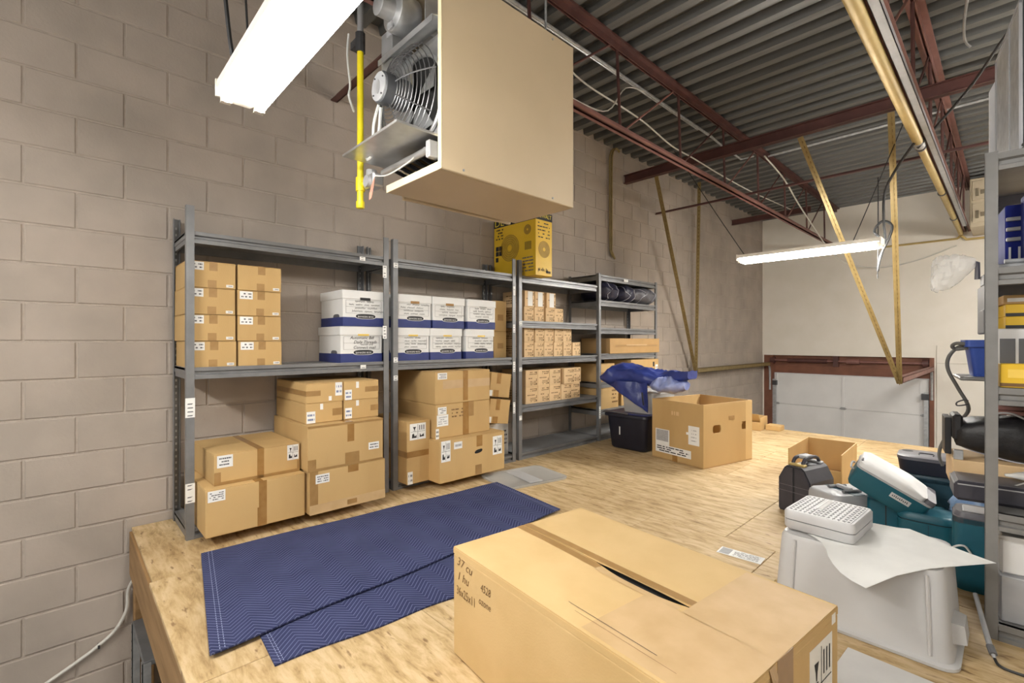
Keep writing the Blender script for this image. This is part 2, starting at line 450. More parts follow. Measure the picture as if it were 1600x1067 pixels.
for i, (nv, d, y, z) in enumerate(spots):
    if i < 300:
        o = ob('block', block_me or bmesh_block, 'block', wall_left, (R.uniform(-.0012, .0012), y, z))
        block_me = o.data
    else:
        rest.add([(a, b + y, c_ + z) for a, b, c_ in bv], bf)
rest_o = ob('block_field', rest, 'block', wall_left); rest_o['kind'] = 'stuff'

# ---- back wall of white drywall with the overhead-door opening
WY = 10.4
wb = MB()
wb.box(.0, .13, WY, WY+.12, -2.4, .80).box(0, 7.0, WY, WY+.12, .80, 3.60).box(2.62, 7.0, WY, WY+.12, -2.4, .80)
wall_back = struct(ob('wall_back', wb, 'drywall'))
for (x0, x1, z0, z1) in ((2.66, 3.9, .715, 1.005), (2.66, 3.9, -.10, .710), (2.66, 3.9, -1.3, -.105)):
    ob('wall_panel', MB().cbox(x0, x1, WY-.02, WY+.002, z0, z1, .003), 'drywall', wall_back)
ob('corner_bead', MB().box(0.0, .02, WY-.012, WY+.001, .80, 3.5), 'drywall', wall_back)

struct(ob('wall_right', MB().box(7.0, 7.12, -1.7, WY+.12, -2.4, 3.60), 'drywall'))

# ---- corrugated steel deck: sheets of four ribs each, ribs running across the room
ceiling = struct(empty('ceiling', (0, 0, 3.53)))
P = .2032
prof = []
for k in range(4):
    y = k*P
    prof += [(y, 0), (y + .078, 0), (y + .092, .065), (y + .189, .065)]
prof.append((4*P, 0))
sheet = MB()
for (a, b) in zip(prof, prof[1:]):
    sheet.add([(-.02, a[0], a[1]), (7.2, a[0], a[1]), (7.2, b[0], b[1]), (-.02, b[0], b[1])], [(0, 1, 2, 3)])
    sheet.add([(-.02, a[0], a[1]+.002), (7.2, a[0], a[1]+.002), (7.2, b[0], b[1]+.002), (-.02, b[0], b[1]+.002)], [(3, 2, 1, 0)])
sheet_me = None
for k in range(16):
    o = ob('deck_sheet', sheet_me or sheet, 'deck', ceiling, (0, -2.0 + k*4*P, 0), recalc=False); sheet_me = o.data
ob('roof_cover', MB().box(-.1, 7.2, -2.0, 10.8, .075, .10), 'metal_dark', ceiling)

# ---- mezzanine floor of plywood sheets, and the concrete far below
floor = struct(ob('floor', MB().box(0.01, 6.2, .30, 6.36, -.21, -.021), 'wood_dark'))
rows = [(.283, 1.045, (.0, .865, 1.752, 4.19, 6.2)), (1.045, 1.42, (0, 2.125, 4.56, 6.2)), (1.42, 2.64, (0, 1.985, 2.672, 5.11, 6.2)),
        (2.64, 3.855, (0, 2.42, 4.86, 6.2)), (3.855, 5.08, (0, 1.92, 4.36, 6.2)), (5.08, 6.38, (0, 2.42, 4.86, 6.2))]
for ri, (y0, y1, xs) in enumerate(rows):
    for i, (x0, x1) in enumerate(zip(xs, xs[1:])):
        yy = y0 + (.012 if (ri == 0 and i == 0) else 0)
        ob('plywood_sheet', MB().cbox(x0+.0015 + (.005 if x0 == 0 else 0), x1-.0015, yy+.0015, y1-.0015, -.019, R.uniform(-.0008, 0), .0015), 'plywood', floor)
ob('rim_board', MB().box(.02, 6.2, .285, .325, -.26, -.02), 'wood_dark', floor)
ob('rim_board', MB().box(.02, 6.2, 6.33, 6.37, -.26, -.02), 'wood_dark', floor)
ob('floor_post', MB().cbox(.02, .11, .30, .39, -2.4, -.26, .004), 'wood_dark', floor)
ob('floor_post', MB().cbox(4.0, 4.09, .33, .42, -2.4, -.26, .004), 'wood_dark', floor)
floor_lower = struct(ob('floor_lower', MB().box(-.1, 7.0, -1.7, 10.6, -2.5, -2.4), 'concrete'))

# ---- overhead garage door
door = struct(empty('door_1', (0, WY, 0)))
fr = MB().box(.03, .19, -.01, .10, -2.4, .80)
ob('jamb', fr, 'rust', door)
ob('jamb', MB().box(2.57, 2.63, -.01, .10, -2.4, .80), 'rust', door)
ob('lintel', MB().box(.03, 2.63, .03, .10, .45, .60), 'rust', door)
ob('lintel', MB().box(.03, 2.63, .08, .12, .60, .82), 'rust', door)
ob('spring_tube', MB().cyl((.10, .03, .70), (2.60, .03, .70), .022, 10), 'maroon_light', door, smooth=True)
ob('torsion_spring', MB().cyl((.45, .03, .70), (1.12, .03, .70), .040, 12), 'maroon', door, smooth=True)
ob('torsion_spring', MB().cyl((1.42, .03, .70), (1.62, .03, .70), .046, 12), 'maroon_light', door, smooth=True)
ob('cable_drum', MB().cyl((.14, .03, .70), (.22, .03, .70), .065, 14), 'maroon', door, smooth=True)
ob('cable_drum', MB().cyl((2.48, .03, .70), (2.56, .03, .70), .065, 14), 'maroon', door, smooth=True)
ob('center_bracket', MB().box(1.22, 1.30, -.01, .08, .60, .80), 'maroon', door)
zt = .44
for k in range(4):
    z1 = zt - k*.612; z0 = z1 - .608
    s_ = ob('door_section', MB().cbox(.20, 2.565, .06, .105, z0, z1, .004), 'doorwhite', door)
    ob('stile', MB().cbox(1.345, 1.385, .050, .062, z0+.01, z1-.01, .002), 'doorwhite', s_)
    ob('stile', MB().cbox(2.44, 2.555, .050, .062, z0+.01, z1-.01, .002), 'doorwhite', s_)
    ob('stile', MB().cbox(.235, .26, .050, .062, z0+.01, z1-.01, .002), 'doorwhite', s_)
    for xh in (.25, 1.365, 2.50):
        ob('hinge', MB().box(xh-.035, xh+.035, .036, .052, z0-.02, z0+.025).cyl((xh-.05, .04, z0), (xh+.05, .04, z0), .011, 8), 'metal_dull', s_)
ob('door_track', MB().box(.19, .245, -.02, .03, -2.4, .32), 'galv', door)
ob('door_track', MB().box(2.50, 2.56, -.02, .03, -2.4, .22), 'galv', door)
ob('roller_bracket', MB().box(.19, .26, -.035, .05, .20, .29), 'metal_dark', door)
ob('roller_bracket', MB().box(2.47, 2.57, -.035, .05, .10, .20), 'metal_dark', door)

# ================================================================== OVERHEAD STEEL
def joist(x, label, vmat='maroon'):
    t = empty('steel_joist', (x, 0, 0)); tag(t, label, 'joist', 'open web roof joists')
    y0, y1 = -1.6, 10.38
    ob('top_chord', MB().box(-.055, -.008, y0, y1, 3.518, 3.527).box(-.016, -.008, y0, y1, 3.455, 3.518).box(.008, .055, y0, y1, 3.518, 3.527).box(.008, .016, y0, y1, 3.455, 3.518).box(-.055, .055, y0, y1, 3.505, 3.518), 'maroon_light' if vmat != 'maroon' else 'maroon', t)
    ob('bottom_chord', MB().box(-.045, -.008, y0, y1, 2.805, 2.813).box(-.016, -.008, y0, y1, 2.805, 2.850).box(.008, .045, y0, y1, 2.805, 2.813).box(.008, .016, y0, y1, 2.805, 2.850), 'maroon_light', t)  # paler maroon paints the bottom chord as lit
    ys = [.18 + 1.042*k for k in range(-1, 10)]
    for i, y in enumerate(ys):
        ob('web_bar', MB().cyl((0, y, 3.50), (0, y+.05, 2.82), .0125, 8), 'maroon', t)
        if i + 1 < len(ys):
            ob('web_bar', MB().cyl((0, y+.10, 2.83), (0, ys[i+1]-.06, 3.49), .009, 8), 'maroon' if i % 2 else 'maroon_light', t)  # every other diagonal takes the paler tone, painted as lit
    return t
joist(1.27, 'maroon open web steel roof joist above the beige heater')
joist(3.02, 'maroon open web steel roof joist above the gold gas pipe', 'light')

def beam(name, label, y, z, h, w, x0, x1, cat='beam', group=None):
    mb = MB().box(x0, x1, y-w/2, y+w/2, z+h*.42, z+h/2).box(x0, x1, y-w/2, y+w/2, z-h/2, z-h*.42).box(x0, x1, y-.006, y+.006, z-h/2, z+h/2)
    return tag(ob(name, mb, 'maroon'), label, cat)
beam('steel_beam', 'thick maroon cross beam that carries the slotted door track hangers', 5.36, 3.185, .11, .07, .012, 6.2)
b3 = beam('steel_beam', 'short maroon cross beam nearest the white back wall', 8.82, 3.22, .09, .06, .012, 1.26)
tag(ob('bridging_bar', MB().box(.012, 6.2, 6.115, 6.145, 2.872, 2.878).box(.012, 6.2, 6.139, 6.145, 2.872, 2.902), 'maroon'),
    'thin maroon bridging bar crossing below the thick cross beam', 'bar')
tag(ob('bridging_bar', MB().box(.012, 6.2, 1.455, 1.505, 2.862, 2.870).box(.012, 6.2, 1.497, 1.505, 2.862, 2.925), 'maroon'),
    'maroon bridging bar running from the block wall behind the heater', 'bar')

# gas pipe, strut channel, conduits
gp = empty('gas_pipe', (2.955, 0, 2.77)); tag(gp, 'long gold painted gas pipe hanging under the roof joist', 'pipe')
ob('pipe_run', MB().cyl((0, -1.6, 0), (0, 5.35, 0), .036, 16), 'goldpipe', gp, smooth=True)
ob('pipe_run', MB().cyl((0, 5.37, 0), (0, 10.28, 0), .031, 16), 'goldpipe', gp, smooth=True)
ob('coupling', MB().cyl((0, 5.27, 0), (0, 5.40, 0), .041, 16), 'silver', gp, smooth=True)
ob('pipe_branch', MB().tube([(0, 10.25, 0), (0, 10.33, -.02), (-.05, 10.36, -.06), (-1.9, 10.36, -.06)], .017, 10), 'goldpipe', gp, smooth=True)
ob('pipe_branch', MB().tube([(0, 10.30, -.03), (.06, 10.35, -.09), (1.2, 10.35, -.10)], .02, 10), 'goldpipe', gp, smooth=True)
for y in (5.45, 7.3, 8.9):
    ob('pipe_tie', MB().cyl((0, y-.012, 0), (0, y+.012, 0), .040, 14), 'metal_dark', gp)
st = tag(ob('strut_channel', MB().box(3.005, 3.052, -1.6, 9.6, 2.760, 2.764).box(3.005, 3.009, -1.6, 9.6, 2.760, 2.802).box(3.048, 3.052, -1.6, 9.6, 2.760, 2.802), 'silver'),
    'pale grey steel channel running beside the gold gas pipe', 'channel')
tag(ob('conduit', MB().cyl((1.05, -1.0, 3.497), (1.05, 5.6, 3.497), .014, 8).tube([(1.05, 5.6, 3.497), (1.06, 5.9, 3.46), (1.12, 6.3, 3.40), (1.2, 6.5, 3.47)], .012, 8).cyl((1.02, -1.0, 3.502), (1.02, 5.3, 3.502), .008, 6), 'galv', smooth=True),
    'silver electrical conduit along the deck beside the maroon joist over the heater', 'conduit')
tag(ob('conduit', MB().cyl((1.30, 6.74, 3.505), (4.2, 6.74, 3.505), .016, 8), 'galv', smooth=True),
    'silver conduit crossing the deck behind the thick maroon beam', 'conduit')
def pts_tube(name, pts, r, mat, label, cat, n=6):
    return tag(ob(name, MB().tube(smooth_path(pts), r, n), mat, smooth=True), label, cat)
def smooth_path(pts, k=5):
    pts = [Vector(p) for p in pts]; out = []
    for i in range(len(pts)-1):
        p0 = pts[max(i-1, 0)]; p1 = pts[i]; p2 = pts[i+1]; p3 = pts[min(i+2, len(pts)-1)]
        for j in range(k):
            t = j/k
            out.append(.5*((2*p1) + (p2-p0)*t + (2*p0-5*p1+4*p2-p3)*t*t + (3*p1-p0-3*p2+p3)*t**3))
    out.append(pts[-1]); return out
pts_tube('white_cable', [(1.12, 1.6, 3.5), (1.12, 2.7, 3.24), (1.12, 3.1, 3.16), (1.12, 3.6, 3.15), (1.12, 4.0, 3.13), (1.12, 4.5, 3.06), (1.12, 5.0, 3.06), (1.12, 5.7, 3.05), (1.12, 6.6, 3.06), (1.12, 7.5, 3.10), (1.14, 8.2, 3.12)], .007, 'cable',
         'white cable drooping under the deck left of the joist', 'cable')
pts_tube('white_cable', [(1.05, 4.1, 3.49), (1.1, 3.7, 3.36), (1.15, 3.35, 3.02), (1.2, 2.9, 2.92), (1.2, 2.6, 2.94)], .006, 'cable', 'short white cable looping over the joist beside the heater', 'cable')
pts_tube('white_cable', [(1.3, 6.6, 3.47), (1.35, 7.2, 3.30), (1.35, 7.8, 3.10), (1.36, 8.6, 2.86), (1.40, 9.3, 2.62), (1.5, 10.0, 2.45), (1.9, 10.36, 2.36), (2.4, 10.36, 2.42), (2.9, 10.36, 2.60)], .010, 'cable', 'long white cable sagging from the joist across the white back wall', 'cable')
pts_tube('extension_cord', [(2.94, 5.2, 2.74), (2.80, 5.4, 2.62), (2.70, 5.5, 2.45), (2.69, 5.5, 2.20), (2.70, 5.5, 2.0), (2.66, 5.5, 1.82), (2.645, 5.5, 1.72), (2.66, 5.5, 1.85), (2.73, 5.5, 2.02), (2.75, 5.5, 2.13), (2.68, 5.5, 2.18), (2.62, 5.5, 2.10), (2.66, 5.5, 2.02), (2.55, 5.5, 2.0), (2.40, 5.45, 1.97), (2.22, 5.35, 1.95), (2.0, 5.28, 1.99)], .011, 'cordblack', 'black power cord looped up beside the slotted hangers', 'cord', 7)
pts_tube('extension_cord', [(2.95, 5.3, 2.72), (3.1, 5.2, 2.86), (3.3, 5.0, 3.02), (3.55, 4.6, 3.22), (3.9, 4.3, 3.3)], .010, 'cordblack', 'black cord slanting across the deck towards the galvanized box', 'cord', 6)
pts_tube('black_wire', [(2.645, 5.52, 2.60), (2.645, 5.52, 2.0), (2.64, 5.52, 1.66)], .005, 'cordblack', 'thin black wire hanging straight beside the looped cord', 'wire')
pts_tube('bent_rod', [(3.36, 3.9, 3.45), (3.33, 4.15, 3.38), (3.27, 4.7, 3.40), (3.26, 4.9, 3.33), (3.29, 4.95, 3.28)], .009, 'metal_dull', 'thin grey bent rod hooked below the corrugated deck at right', 'rod')
gs = empty('gold_strap', (.02, 5.03, 0)); tag(gs, 'narrow gold metal strap pair hanging flat against the block wall', 'strap')
ob('strap', MB().tube(smooth_path([(.02, .16, 3.50), (.02, .08, 3.52), (.015, .015, 3.44), (.012, 0, 3.2), (.012, 0, 2.3), (.012, .0, 2.22), (.012, .03, 2.17), (.012, .07, 2.12)]), .013, 8), 'goldsteel', gs, smooth=True)
ob('strap', MB().tube(smooth_path([(.02, .02, 3.50), (.012, -.035, 3.40), (.01, -.04, 3.1), (.01, -.035, 2.3), (.012, -.02, 2.2), (.012, .02, 2.14)]), .010, 8), 'goldsteel', gs, smooth=True)

# overhead-door tracks hung on slotted angle
def slotted(t, p, q):
    p, q = Vector(p), Vector(q)
    a = ob('slotted_angle', MB().obox(p, q, .05, .005, (1, 0, 0)).obox(p + Vector((0, -.022, 0)), q + Vector((0, -.022, 0)), .004, .052, (1, 0, 0)), 'goldsteel', t)
    n = int((q-p).length/.055); d = (q-p).normalized(); mb = MB()
    for i in range(1, n):
        c_ = p + (q-p)*i/n + Vector((.003, -.0245, 0))
        mb.obox(c_ - d*.012, c_ + d*.012, .002, .011, (1, 0, 0))
    ob('slots', mb, 'goldslot', a)['kind'] = 'stuff'
def door_track(x, side, label, tops):
    t = empty('ceiling_track', (0, 0, 0)); tag(t, label, 'door track', 'overhead door tracks')
    y0 = 7.12
    rail = MB().box(x-.035, x+.035, y0, 10.3, .585, .592).box(x-.035, x-.030, y0, 10.3, .585, .655).box(x+.030, x+.035, y0, 10.3, .585, .655).box(x-.035, x+.035, y0, 10.3, .650, .655)
    ob('track_rail', rail, 'goldsteel' if side < 0 else 'maroon_light', t)
    ob('track_curve', MB().tube(smooth_path([(x, 10.25, .62), (x+side*.0, 10.36, .55), (x, 10.39, .38), (x, 10.39, .1)]), .02, 8), 'galv', t, smooth=True)
    for q in tops: slotted(t, (x, y0+.02, .575), q)
door_track(.14, -1, 'gold door track along the block wall hung on two slotted angles', [(.45, 5.40, 3.14), (.19, 7.15, 3.525)])
door_track(2.60, 1, 'right overhead door track hung on a wide V of slotted angles', [(2.04, 5.40, 3.12), (2.76, 5.40, 3.12)])

# beige control boxes high on the back wall
bc = tag(ob('control_cabinet', MB().cbox(3.085, 3.85, 9.55, 10.39, 2.72, 3.42, .01), 'beigecase'), 'beige double cabinet mounted high on the white wall behind the grey post', 'cabinet')
for z0, z1 in ((2.78, 3.06), (3.10, 3.38)):
    d_ = ob('cabinet_door', MB().cbox(3.11, 3.80, 9.535, 9.552, z0, z1, .006), 'beigecase', bc)
    ob('latch', MB().box(3.20, 3.32, 9.522, 9.537, z0+.08, z0+.14), 'beigedark', d_)
    ob('latch', MB().box(3.15, 3.18, 9.522, 9.537, z0+.06, z0+.17), 'beigedark', d_)

# ================================================================== LAMPS
def lamp(x0, y, z, L, label, cords=(), tm='tube'):
    t = empty('fluorescent_lamp', (x0, y, z)); tag(t, label, 'lamp', 'twin tube fluorescent strip lamps')
    w = .165
    ob('lamp_body', MB().prism([(-w/2, .012), (-.030, -.022), (.030, -.022), (w/2, .012), (w/2, .045), (-w/2, .045)], 0.004, L-.004, 'x'), 'lampwhite', t)
    for x in (0, L-.012):
        ob('end_cap', MB().prism([(-w/2-.004, -.012), (w/2+.004, -.012), (w/2+.004, .05), (-w/2-.004, .05)], x, x+.012, 'x'), 'lampwhite', t)
    for s in (-1, 1):
        yy = s*.056
        ob('tube', MB().cyl((.035, yy, -.018), (L-.035, yy, -.018), .019, 12), tm, t, smooth=True)
        for x in (.012, L-.037):
            ob('socket', MB().prism([(yy-.017, -.036), (yy+.017, -.036), (yy+.014, .016), (yy-.014, .016)], x, x+.025, 'x'), 'lampwhite', t)
    for (lx, tx, ty) in cords:
        ob('hanger', MB().tube([(lx, 0, .04), (lx + (tx-lx)*.3, ty*.3, .5), (tx, ty, 3.53-z)], .0045, 6), 'cordblack', t)
    return t
lamp(1.47, .50, 1.99, 1.22, 'near twin tube fluorescent lamp hanging in front of the heater fan', [(.12, .02, -.05), (1.05, 1.05, 0)])
lamp(1.50, 5.25, 1.935, 1.22, 'far fluorescent strip lamp hanging before the white back wall', [(.06, -1.0, .5), (1.0, 1.45, .5)], 'tube_boosted')  # visible lamp, tube emission boosted to brighten the back wall
lamp(4.05, .20, 2.30, 1.22, 'unseen fluorescent lamp added for brightness, overhead right of where the viewer stands', [(.1, .1, 0), (1.1, 1.1, 0)])  # added out of view to raise the overall brightness
lamp(3.9, 4.1, 2.45, 1.22, 'unseen fluorescent lamp added for brightness beyond the right hand shelving', [(.1, .1, 0), (1.1, 1.1, 0)], 'tube_boosted')  # extra lamp outside the frame, put in as fill light
lamp(3.95, 7.7, 2.40, 1.22, 'unseen fluorescent lamp added to brighten the far end near the garage door', [(.1, .1, 0), (1.1, 1.1, 0)], 'tube_boosted')  # added beyond the frame to brighten the back wall and door
lamp(1.30, -1.45, 2.30, 1.22, 'unseen fluorescent lamp added to brighten the left end of the block wall', [(.1, .1, 0), (1.1, 1.1, 0)], 'tube_boosted')  # unseen extra lamp, put in to lift the left wall

# cord of the near lamp along the joist
pts_tube('lamp_cord', [(1.60, .45, 2.03), (1.585, .43, 2.2), (1.56, .41, 2.6), (1.55, .40, 3.5)], .008, 'cordblack', 'black cord rising from the near fluorescent lamp', 'cord')

# ================================================================== HEATER
def W(root):
    m = MB(); m.M = Matrix.Translation(-Vector(root.location)); return m
ht = empty('unit_heater', (1.51, 1.66, 1.83)); tag(ht, 'beige gas unit heater hanging from the roof with its fan side open', 'heater')
x0, x1, y0, y1, z0, z1 = 1.24, 1.78, 1.21, 2.12, 1.83, 2.745
ob('side_panel', W(ht).cbox(x1-.02, x1, y0, y1, z0, z1, .004), 'heater', ht)
ob('side_panel', W(ht).cbox(x0, x0+.02, y0+.12, y1, z0, z1, .004), 'heater', ht)
ob('bottom_panel', W(ht).cbox(x0+.06, x1-.0202, y0, y1, z0, z0+.02, .003), 'heater', ht)
ob('top_panel', W(ht).cbox(x0, x1-.0202, y0+.02, y1, z1-.02, z1, .003), 'heater', ht)
ob('louver_face', W(ht).cbox(x0+.021, x1-.021, y1-.02, y1, z0+.021, z1-.021, .003), 'heater', ht)
ob('front_lip', W(ht).box(x1-.023, x1+.001, y0-.004, y0, z0, z1).box(x0+.06, x1-.023, y0-.004, y0, z0-.001, z0+.035), 'heater_lip', ht)
for y in (y0+.12, y1-.18):
    for z in (z0+.02, z1-.03): ob('screw', W(ht).cyl((x1-.001, y, z), (x1+.004, y, z), .006, 8), 'metal_dull', ht)
ob('fan_panel', W(ht).box(x0+.03, x1-.021, y0+.06, y0+.066, 1.985, 2.50), 'metal', ht)
ob('fan_opening', W(ht).cyl((1.51, y0+.052, 2.235), (1.51, y0+.0595, 2.235), .205, 32), 'blackhole', ht)
ob('venturi', W(ht).tube([(1.51+.212*math.cos(a), y0+.05, 2.235+.212*math.sin(a)) for a in [2*math.pi*k/32 for k in range(33)]], .010, 8), 'metal', ht, smooth=True)
for k in range(4):
    a = k*math.pi/2 + .5; bl = W(ht)
    ring = []
    for (rr, da, dy) in ((.05, -.25, 0), (.19, -.55, -.018), (.20, .25, .02), (.05, .35, .015)):
        ring.append((1.51+rr*math.cos(a+da), y0+.03+dy, 2.235+rr*math.sin(a+da)))
    bl.add(ring + [(p[0], p[1]+.003, p[2]) for p in ring], [(0,1,2,3),(7,6,5,4),(0,1,5,4),(1,2,6,5),(2,3,7,6),(3,0,4,7)])
    ob('fan_blade', bl, 'metal', ht)
g = W(ht)
for i, rr in enumerate([.078, .094, .110, .126, .142, .158, .174, .190, .206, .222, .240]):
    yy = y0 - .115 + .105*(rr/.24)**2.2
    g.tube([(1.51+rr*math.cos(a), yy, 2.235+rr*math.sin(a)) for a in [2*math.pi*k/40 for k in range(41)]], .0026, 5)
for k in range(8):
    a = k*math.pi/4 + .2
    g.tube([(1.51+rr*math.cos(a), y0 - .119 + .105*(rr/.24)**2.2, 2.235+rr*math.sin(a)) for rr in (.07, .11, .15, .19, .225, .245)], .0035, 5)
ob('fan_guard', g, 'wire', ht, smooth=True)
mo = ob('fan_motor', W(ht).tube([(1.51, y0-.155, 2.235), (1.51, y0-.150, 2.235), (1.51, y0-.02, 2.235), (1.51, y0-.015, 2.235)], .07, 24, radii=[.064, .070, .070, .064]), 'motor', ht, smooth=True)
def sub(o_parent, name, mb, mat, smooth=False):      # sub-part given in world coordinates under a part of ht
    return ob(name, mb, mat, o_parent, smooth=smooth)
sub(mo, 'motor_cover', W(ht).cyl((1.51, y0-.160, 2.235), (1.51, y0-.1545, 2.235), .064, 24), 'silver', True)
sub(mo, 'motor_label', W(ht).prism([(1.51+.02*math.cos(a)-.005, 2.235+.032*math.sin(a)) for a in [2*math.pi*k/16 for k in range(16)]], y0-.1615, y0-.1600, 'y'), 'metal_dull')
for k in range(4):
    a = k*math.pi/2+.6
    sub(mo, 'bolt', W(ht).cyl((1.51+.052*math.cos(a), y0-.164, 2.235+.052*math.sin(a)), (1.51+.052*math.cos(a), y0-.159, 2.235+.052*math.sin(a)), .004, 8), 'metal_dark')
ob('motor_wire', W(ht).tube(smooth_path([(1.44, y0-.12, 2.19), (1.37, y0-.11, 2.12), (1.34, y0-.10, 2.0), (1.33, y0-.12, 1.96), (1.28, y0-.1, 1.99)]), .007, 6), 'wirewhite', ht, smooth=True)
ob('motor_wire', W(ht).tube(smooth_path([(1.46, y0-.12, 2.17), (1.40, y0-.10, 2.06), (1.38, y0-.10, 1.985)]), .008, 6), 'wirewhite', ht, smooth=True)
ob('drip_shelf', W(ht).cbox(x0, x1-.022, 1.0, y0+.05, 1.975, 1.987, .002), 'metal', ht)
ob('baffle_plate', W(ht).prism([(1.175, 2.475), (1.178, 2.475), (1.181, 2.50), (y0+.06, 2.52), (y0+.06, 2.524), (1.175, 2.504)], x0+.03, x1-.022, 'x'), 'metal', ht)
ob('upper_back', W(ht).box(x0+.03, x1-.021, y0+.20, y0+.206, 2.52, 2.72), 'metal_dull', ht)
ob('upper_divider', W(ht).box(1.60, 1.606, y0+.03, y0+.20, 2.52, 2.72), 'metal_dull', ht)
bw = ob('vent_blower', W(ht).tube([(1.50, y0-.09, 2.62), (1.50, y0-.08, 2.62), (1.50, y0+.02, 2.62), (1.50, y0+.03, 2.62)], .1, 24, radii=[.070, .088, .088, .08]), 'metal', ht, smooth=True)
sub(bw, 'blower_motor', W(ht).tube([(1.50, y0-.16, 2.62), (1.50, y0-.155, 2.62), (1.50, y0-.09, 2.62)], .05, 18, radii=[.042, .05, .05]), 'metal_dull', True)
sub(bw, 'blower_bracket', W(ht).box(1.385, 1.43, y0-.05, y0-.044, 2.56, 2.60), 'silver')
sub(bw, 'blower_bracket', W(ht).box(1.48, 1.52, y0-.10, y0-.09, 2.535, 2.56), 'silver')
sub(bw, 'flue_collar', W(ht).cyl((1.50, y0-.02, 2.70), (1.50, y0-.02, 2.80), .045, 16), 'metal', True)
ob('control_box', W(ht).cbox(x0-.0, x0+.11, y0+.0, y0+.12, 2.36, 2.66, .003), 'metal_dull', ht)
mf = ob('gas_manifold', W(ht).cyl((1.30, y0-.02, 1.925), (1.735, y0-.02, 1.925), .017, 12), 'metal', ht, smooth=True)
for k in range(6):
    x = 1.38 + k*.06
    sub(mf, 'burner_orifice', W(ht).cyl((x, y0-.018, 1.925), (x, y0+.07, 1.905), .010, 8), 'metal_dark')
sub(mf, 'end_fitting', W(ht).cbox(1.72, 1.752, y0-.045, y0+.01, 1.88, 1.955, .004), 'silver')
ob('burner_tray', W(ht).box(x0+.08, x1-.03, y0+.02, y0+.20, 1.865, 1.872).box(x0+.08, x1-.03, y0+.20, y0+.206, 1.865, 1.972), 'metal_dark', ht)
gv = ob('gas_valve', W(ht).cbox(1.16, 1.27, y0-.06, y0+.0, 1.865, 1.935, .008), 'metal', ht)
sub(gv, 'valve_top', W(ht).cyl((1.19, y0-.03, 1.93), (1.19, y0-.03, 1.965), .028, 14), 'silver', True)
sub(gv, 'valve_face', W(ht).cyl((1.215, y0-.075, 1.895), (1.215, y0-.058, 1.895), .03, 14), 'silver', True)
ob('valve_wire', W(ht).tube(smooth_path([(1.26, y0-.05, 1.92), (1.31, y0-.06, 1.90), (1.40, y0-.05, 1.885), (1.55, y0-.04, 1.90), (1.68, y0-.02, 1.945)]), .0035, 5), 'wirewhite', ht, smooth=True)
ob('warning_tag', W(ht).add([(1.27, y0-.06, 1.90), (1.29, y0-.065, 1.90), (1.295, y0-.075, 1.84), (1.285, y0-.08, 1.79), (1.262, y0-.08, 1.785), (1.255, y0-.075, 1.82),
                             (1.27, y0-.058, 1.90), (1.29, y0-.063, 1.90), (1.295, y0-.073, 1.84), (1.285, y0-.078, 1.79), (1.262, y0-.078, 1.785), (1.255, y0-.073, 1.82)],
    [(0,1,2,3,4,5),(11,10,9,8,7,6)] + [(i,(i+1)%6,6+(i+1)%6,6+i) for i in range(6)]), 'tagpink', ht)
for x in (1.345, 1.72):
    for y in (1.4, 1.95): ob('hanger_rod', W(ht).cyl((x, y, z1-.01), (x, y, 3.53), .006, 8), 'galv', ht)
gy = empty('gas_drop', (1.125, 1.15, 1.78)); tag(gy, 'bright yellow gas drop pipe beside the heater valve', 'pipe')
ob('pipe', W(gy).cyl((1.125, 1.15, 1.80), (1.125, 1.15, 2.60), .017, 12), 'gasyellow', gy, smooth=True)
ob('pipe_cap', W(gy).tube([(1.125, 1.15, 1.775), (1.125, 1.15, 1.78), (1.125, 1.15, 1.81)], .02, 12, radii=[.019, .022, .022]), 'gasyellow', gy, smooth=True)
ob('tee_fitting', W(gy).cyl((1.125, 1.15, 1.865), (1.125, 1.15, 1.935), .024, 12).cyl((1.125, 1.15, 1.90), (1.175, 1.17, 1.90), .02, 12), 'gasyellow', gy, smooth=True)
ob('shutoff_valve', W(gy).cyl((1.125, 1.15, 2.60), (1.125, 1.15, 2.70), .026, 10).box(1.06, 1.12, 1.125, 1.175, 2.63, 2.67), 'metal_dark', gy)
ob('upper_pipe', W(gy).cyl((1.125, 1.15, 2.70), (1.125, 1.15, 3.52), .017, 10), 'metal_dull', gy, smooth=True)
ob('pipe_wire', W(gy).tube(smooth_path([(1.05, 1.12, 2.72), (1.055, 1.11, 2.6), (1.11, 1.10, 2.42), (1.14, 1.08, 2.34), (1.10, 1.125, 2.29), (1.08, 1.125, 2.33)]), .006, 6), 'wirewhite', gy, smooth=True)

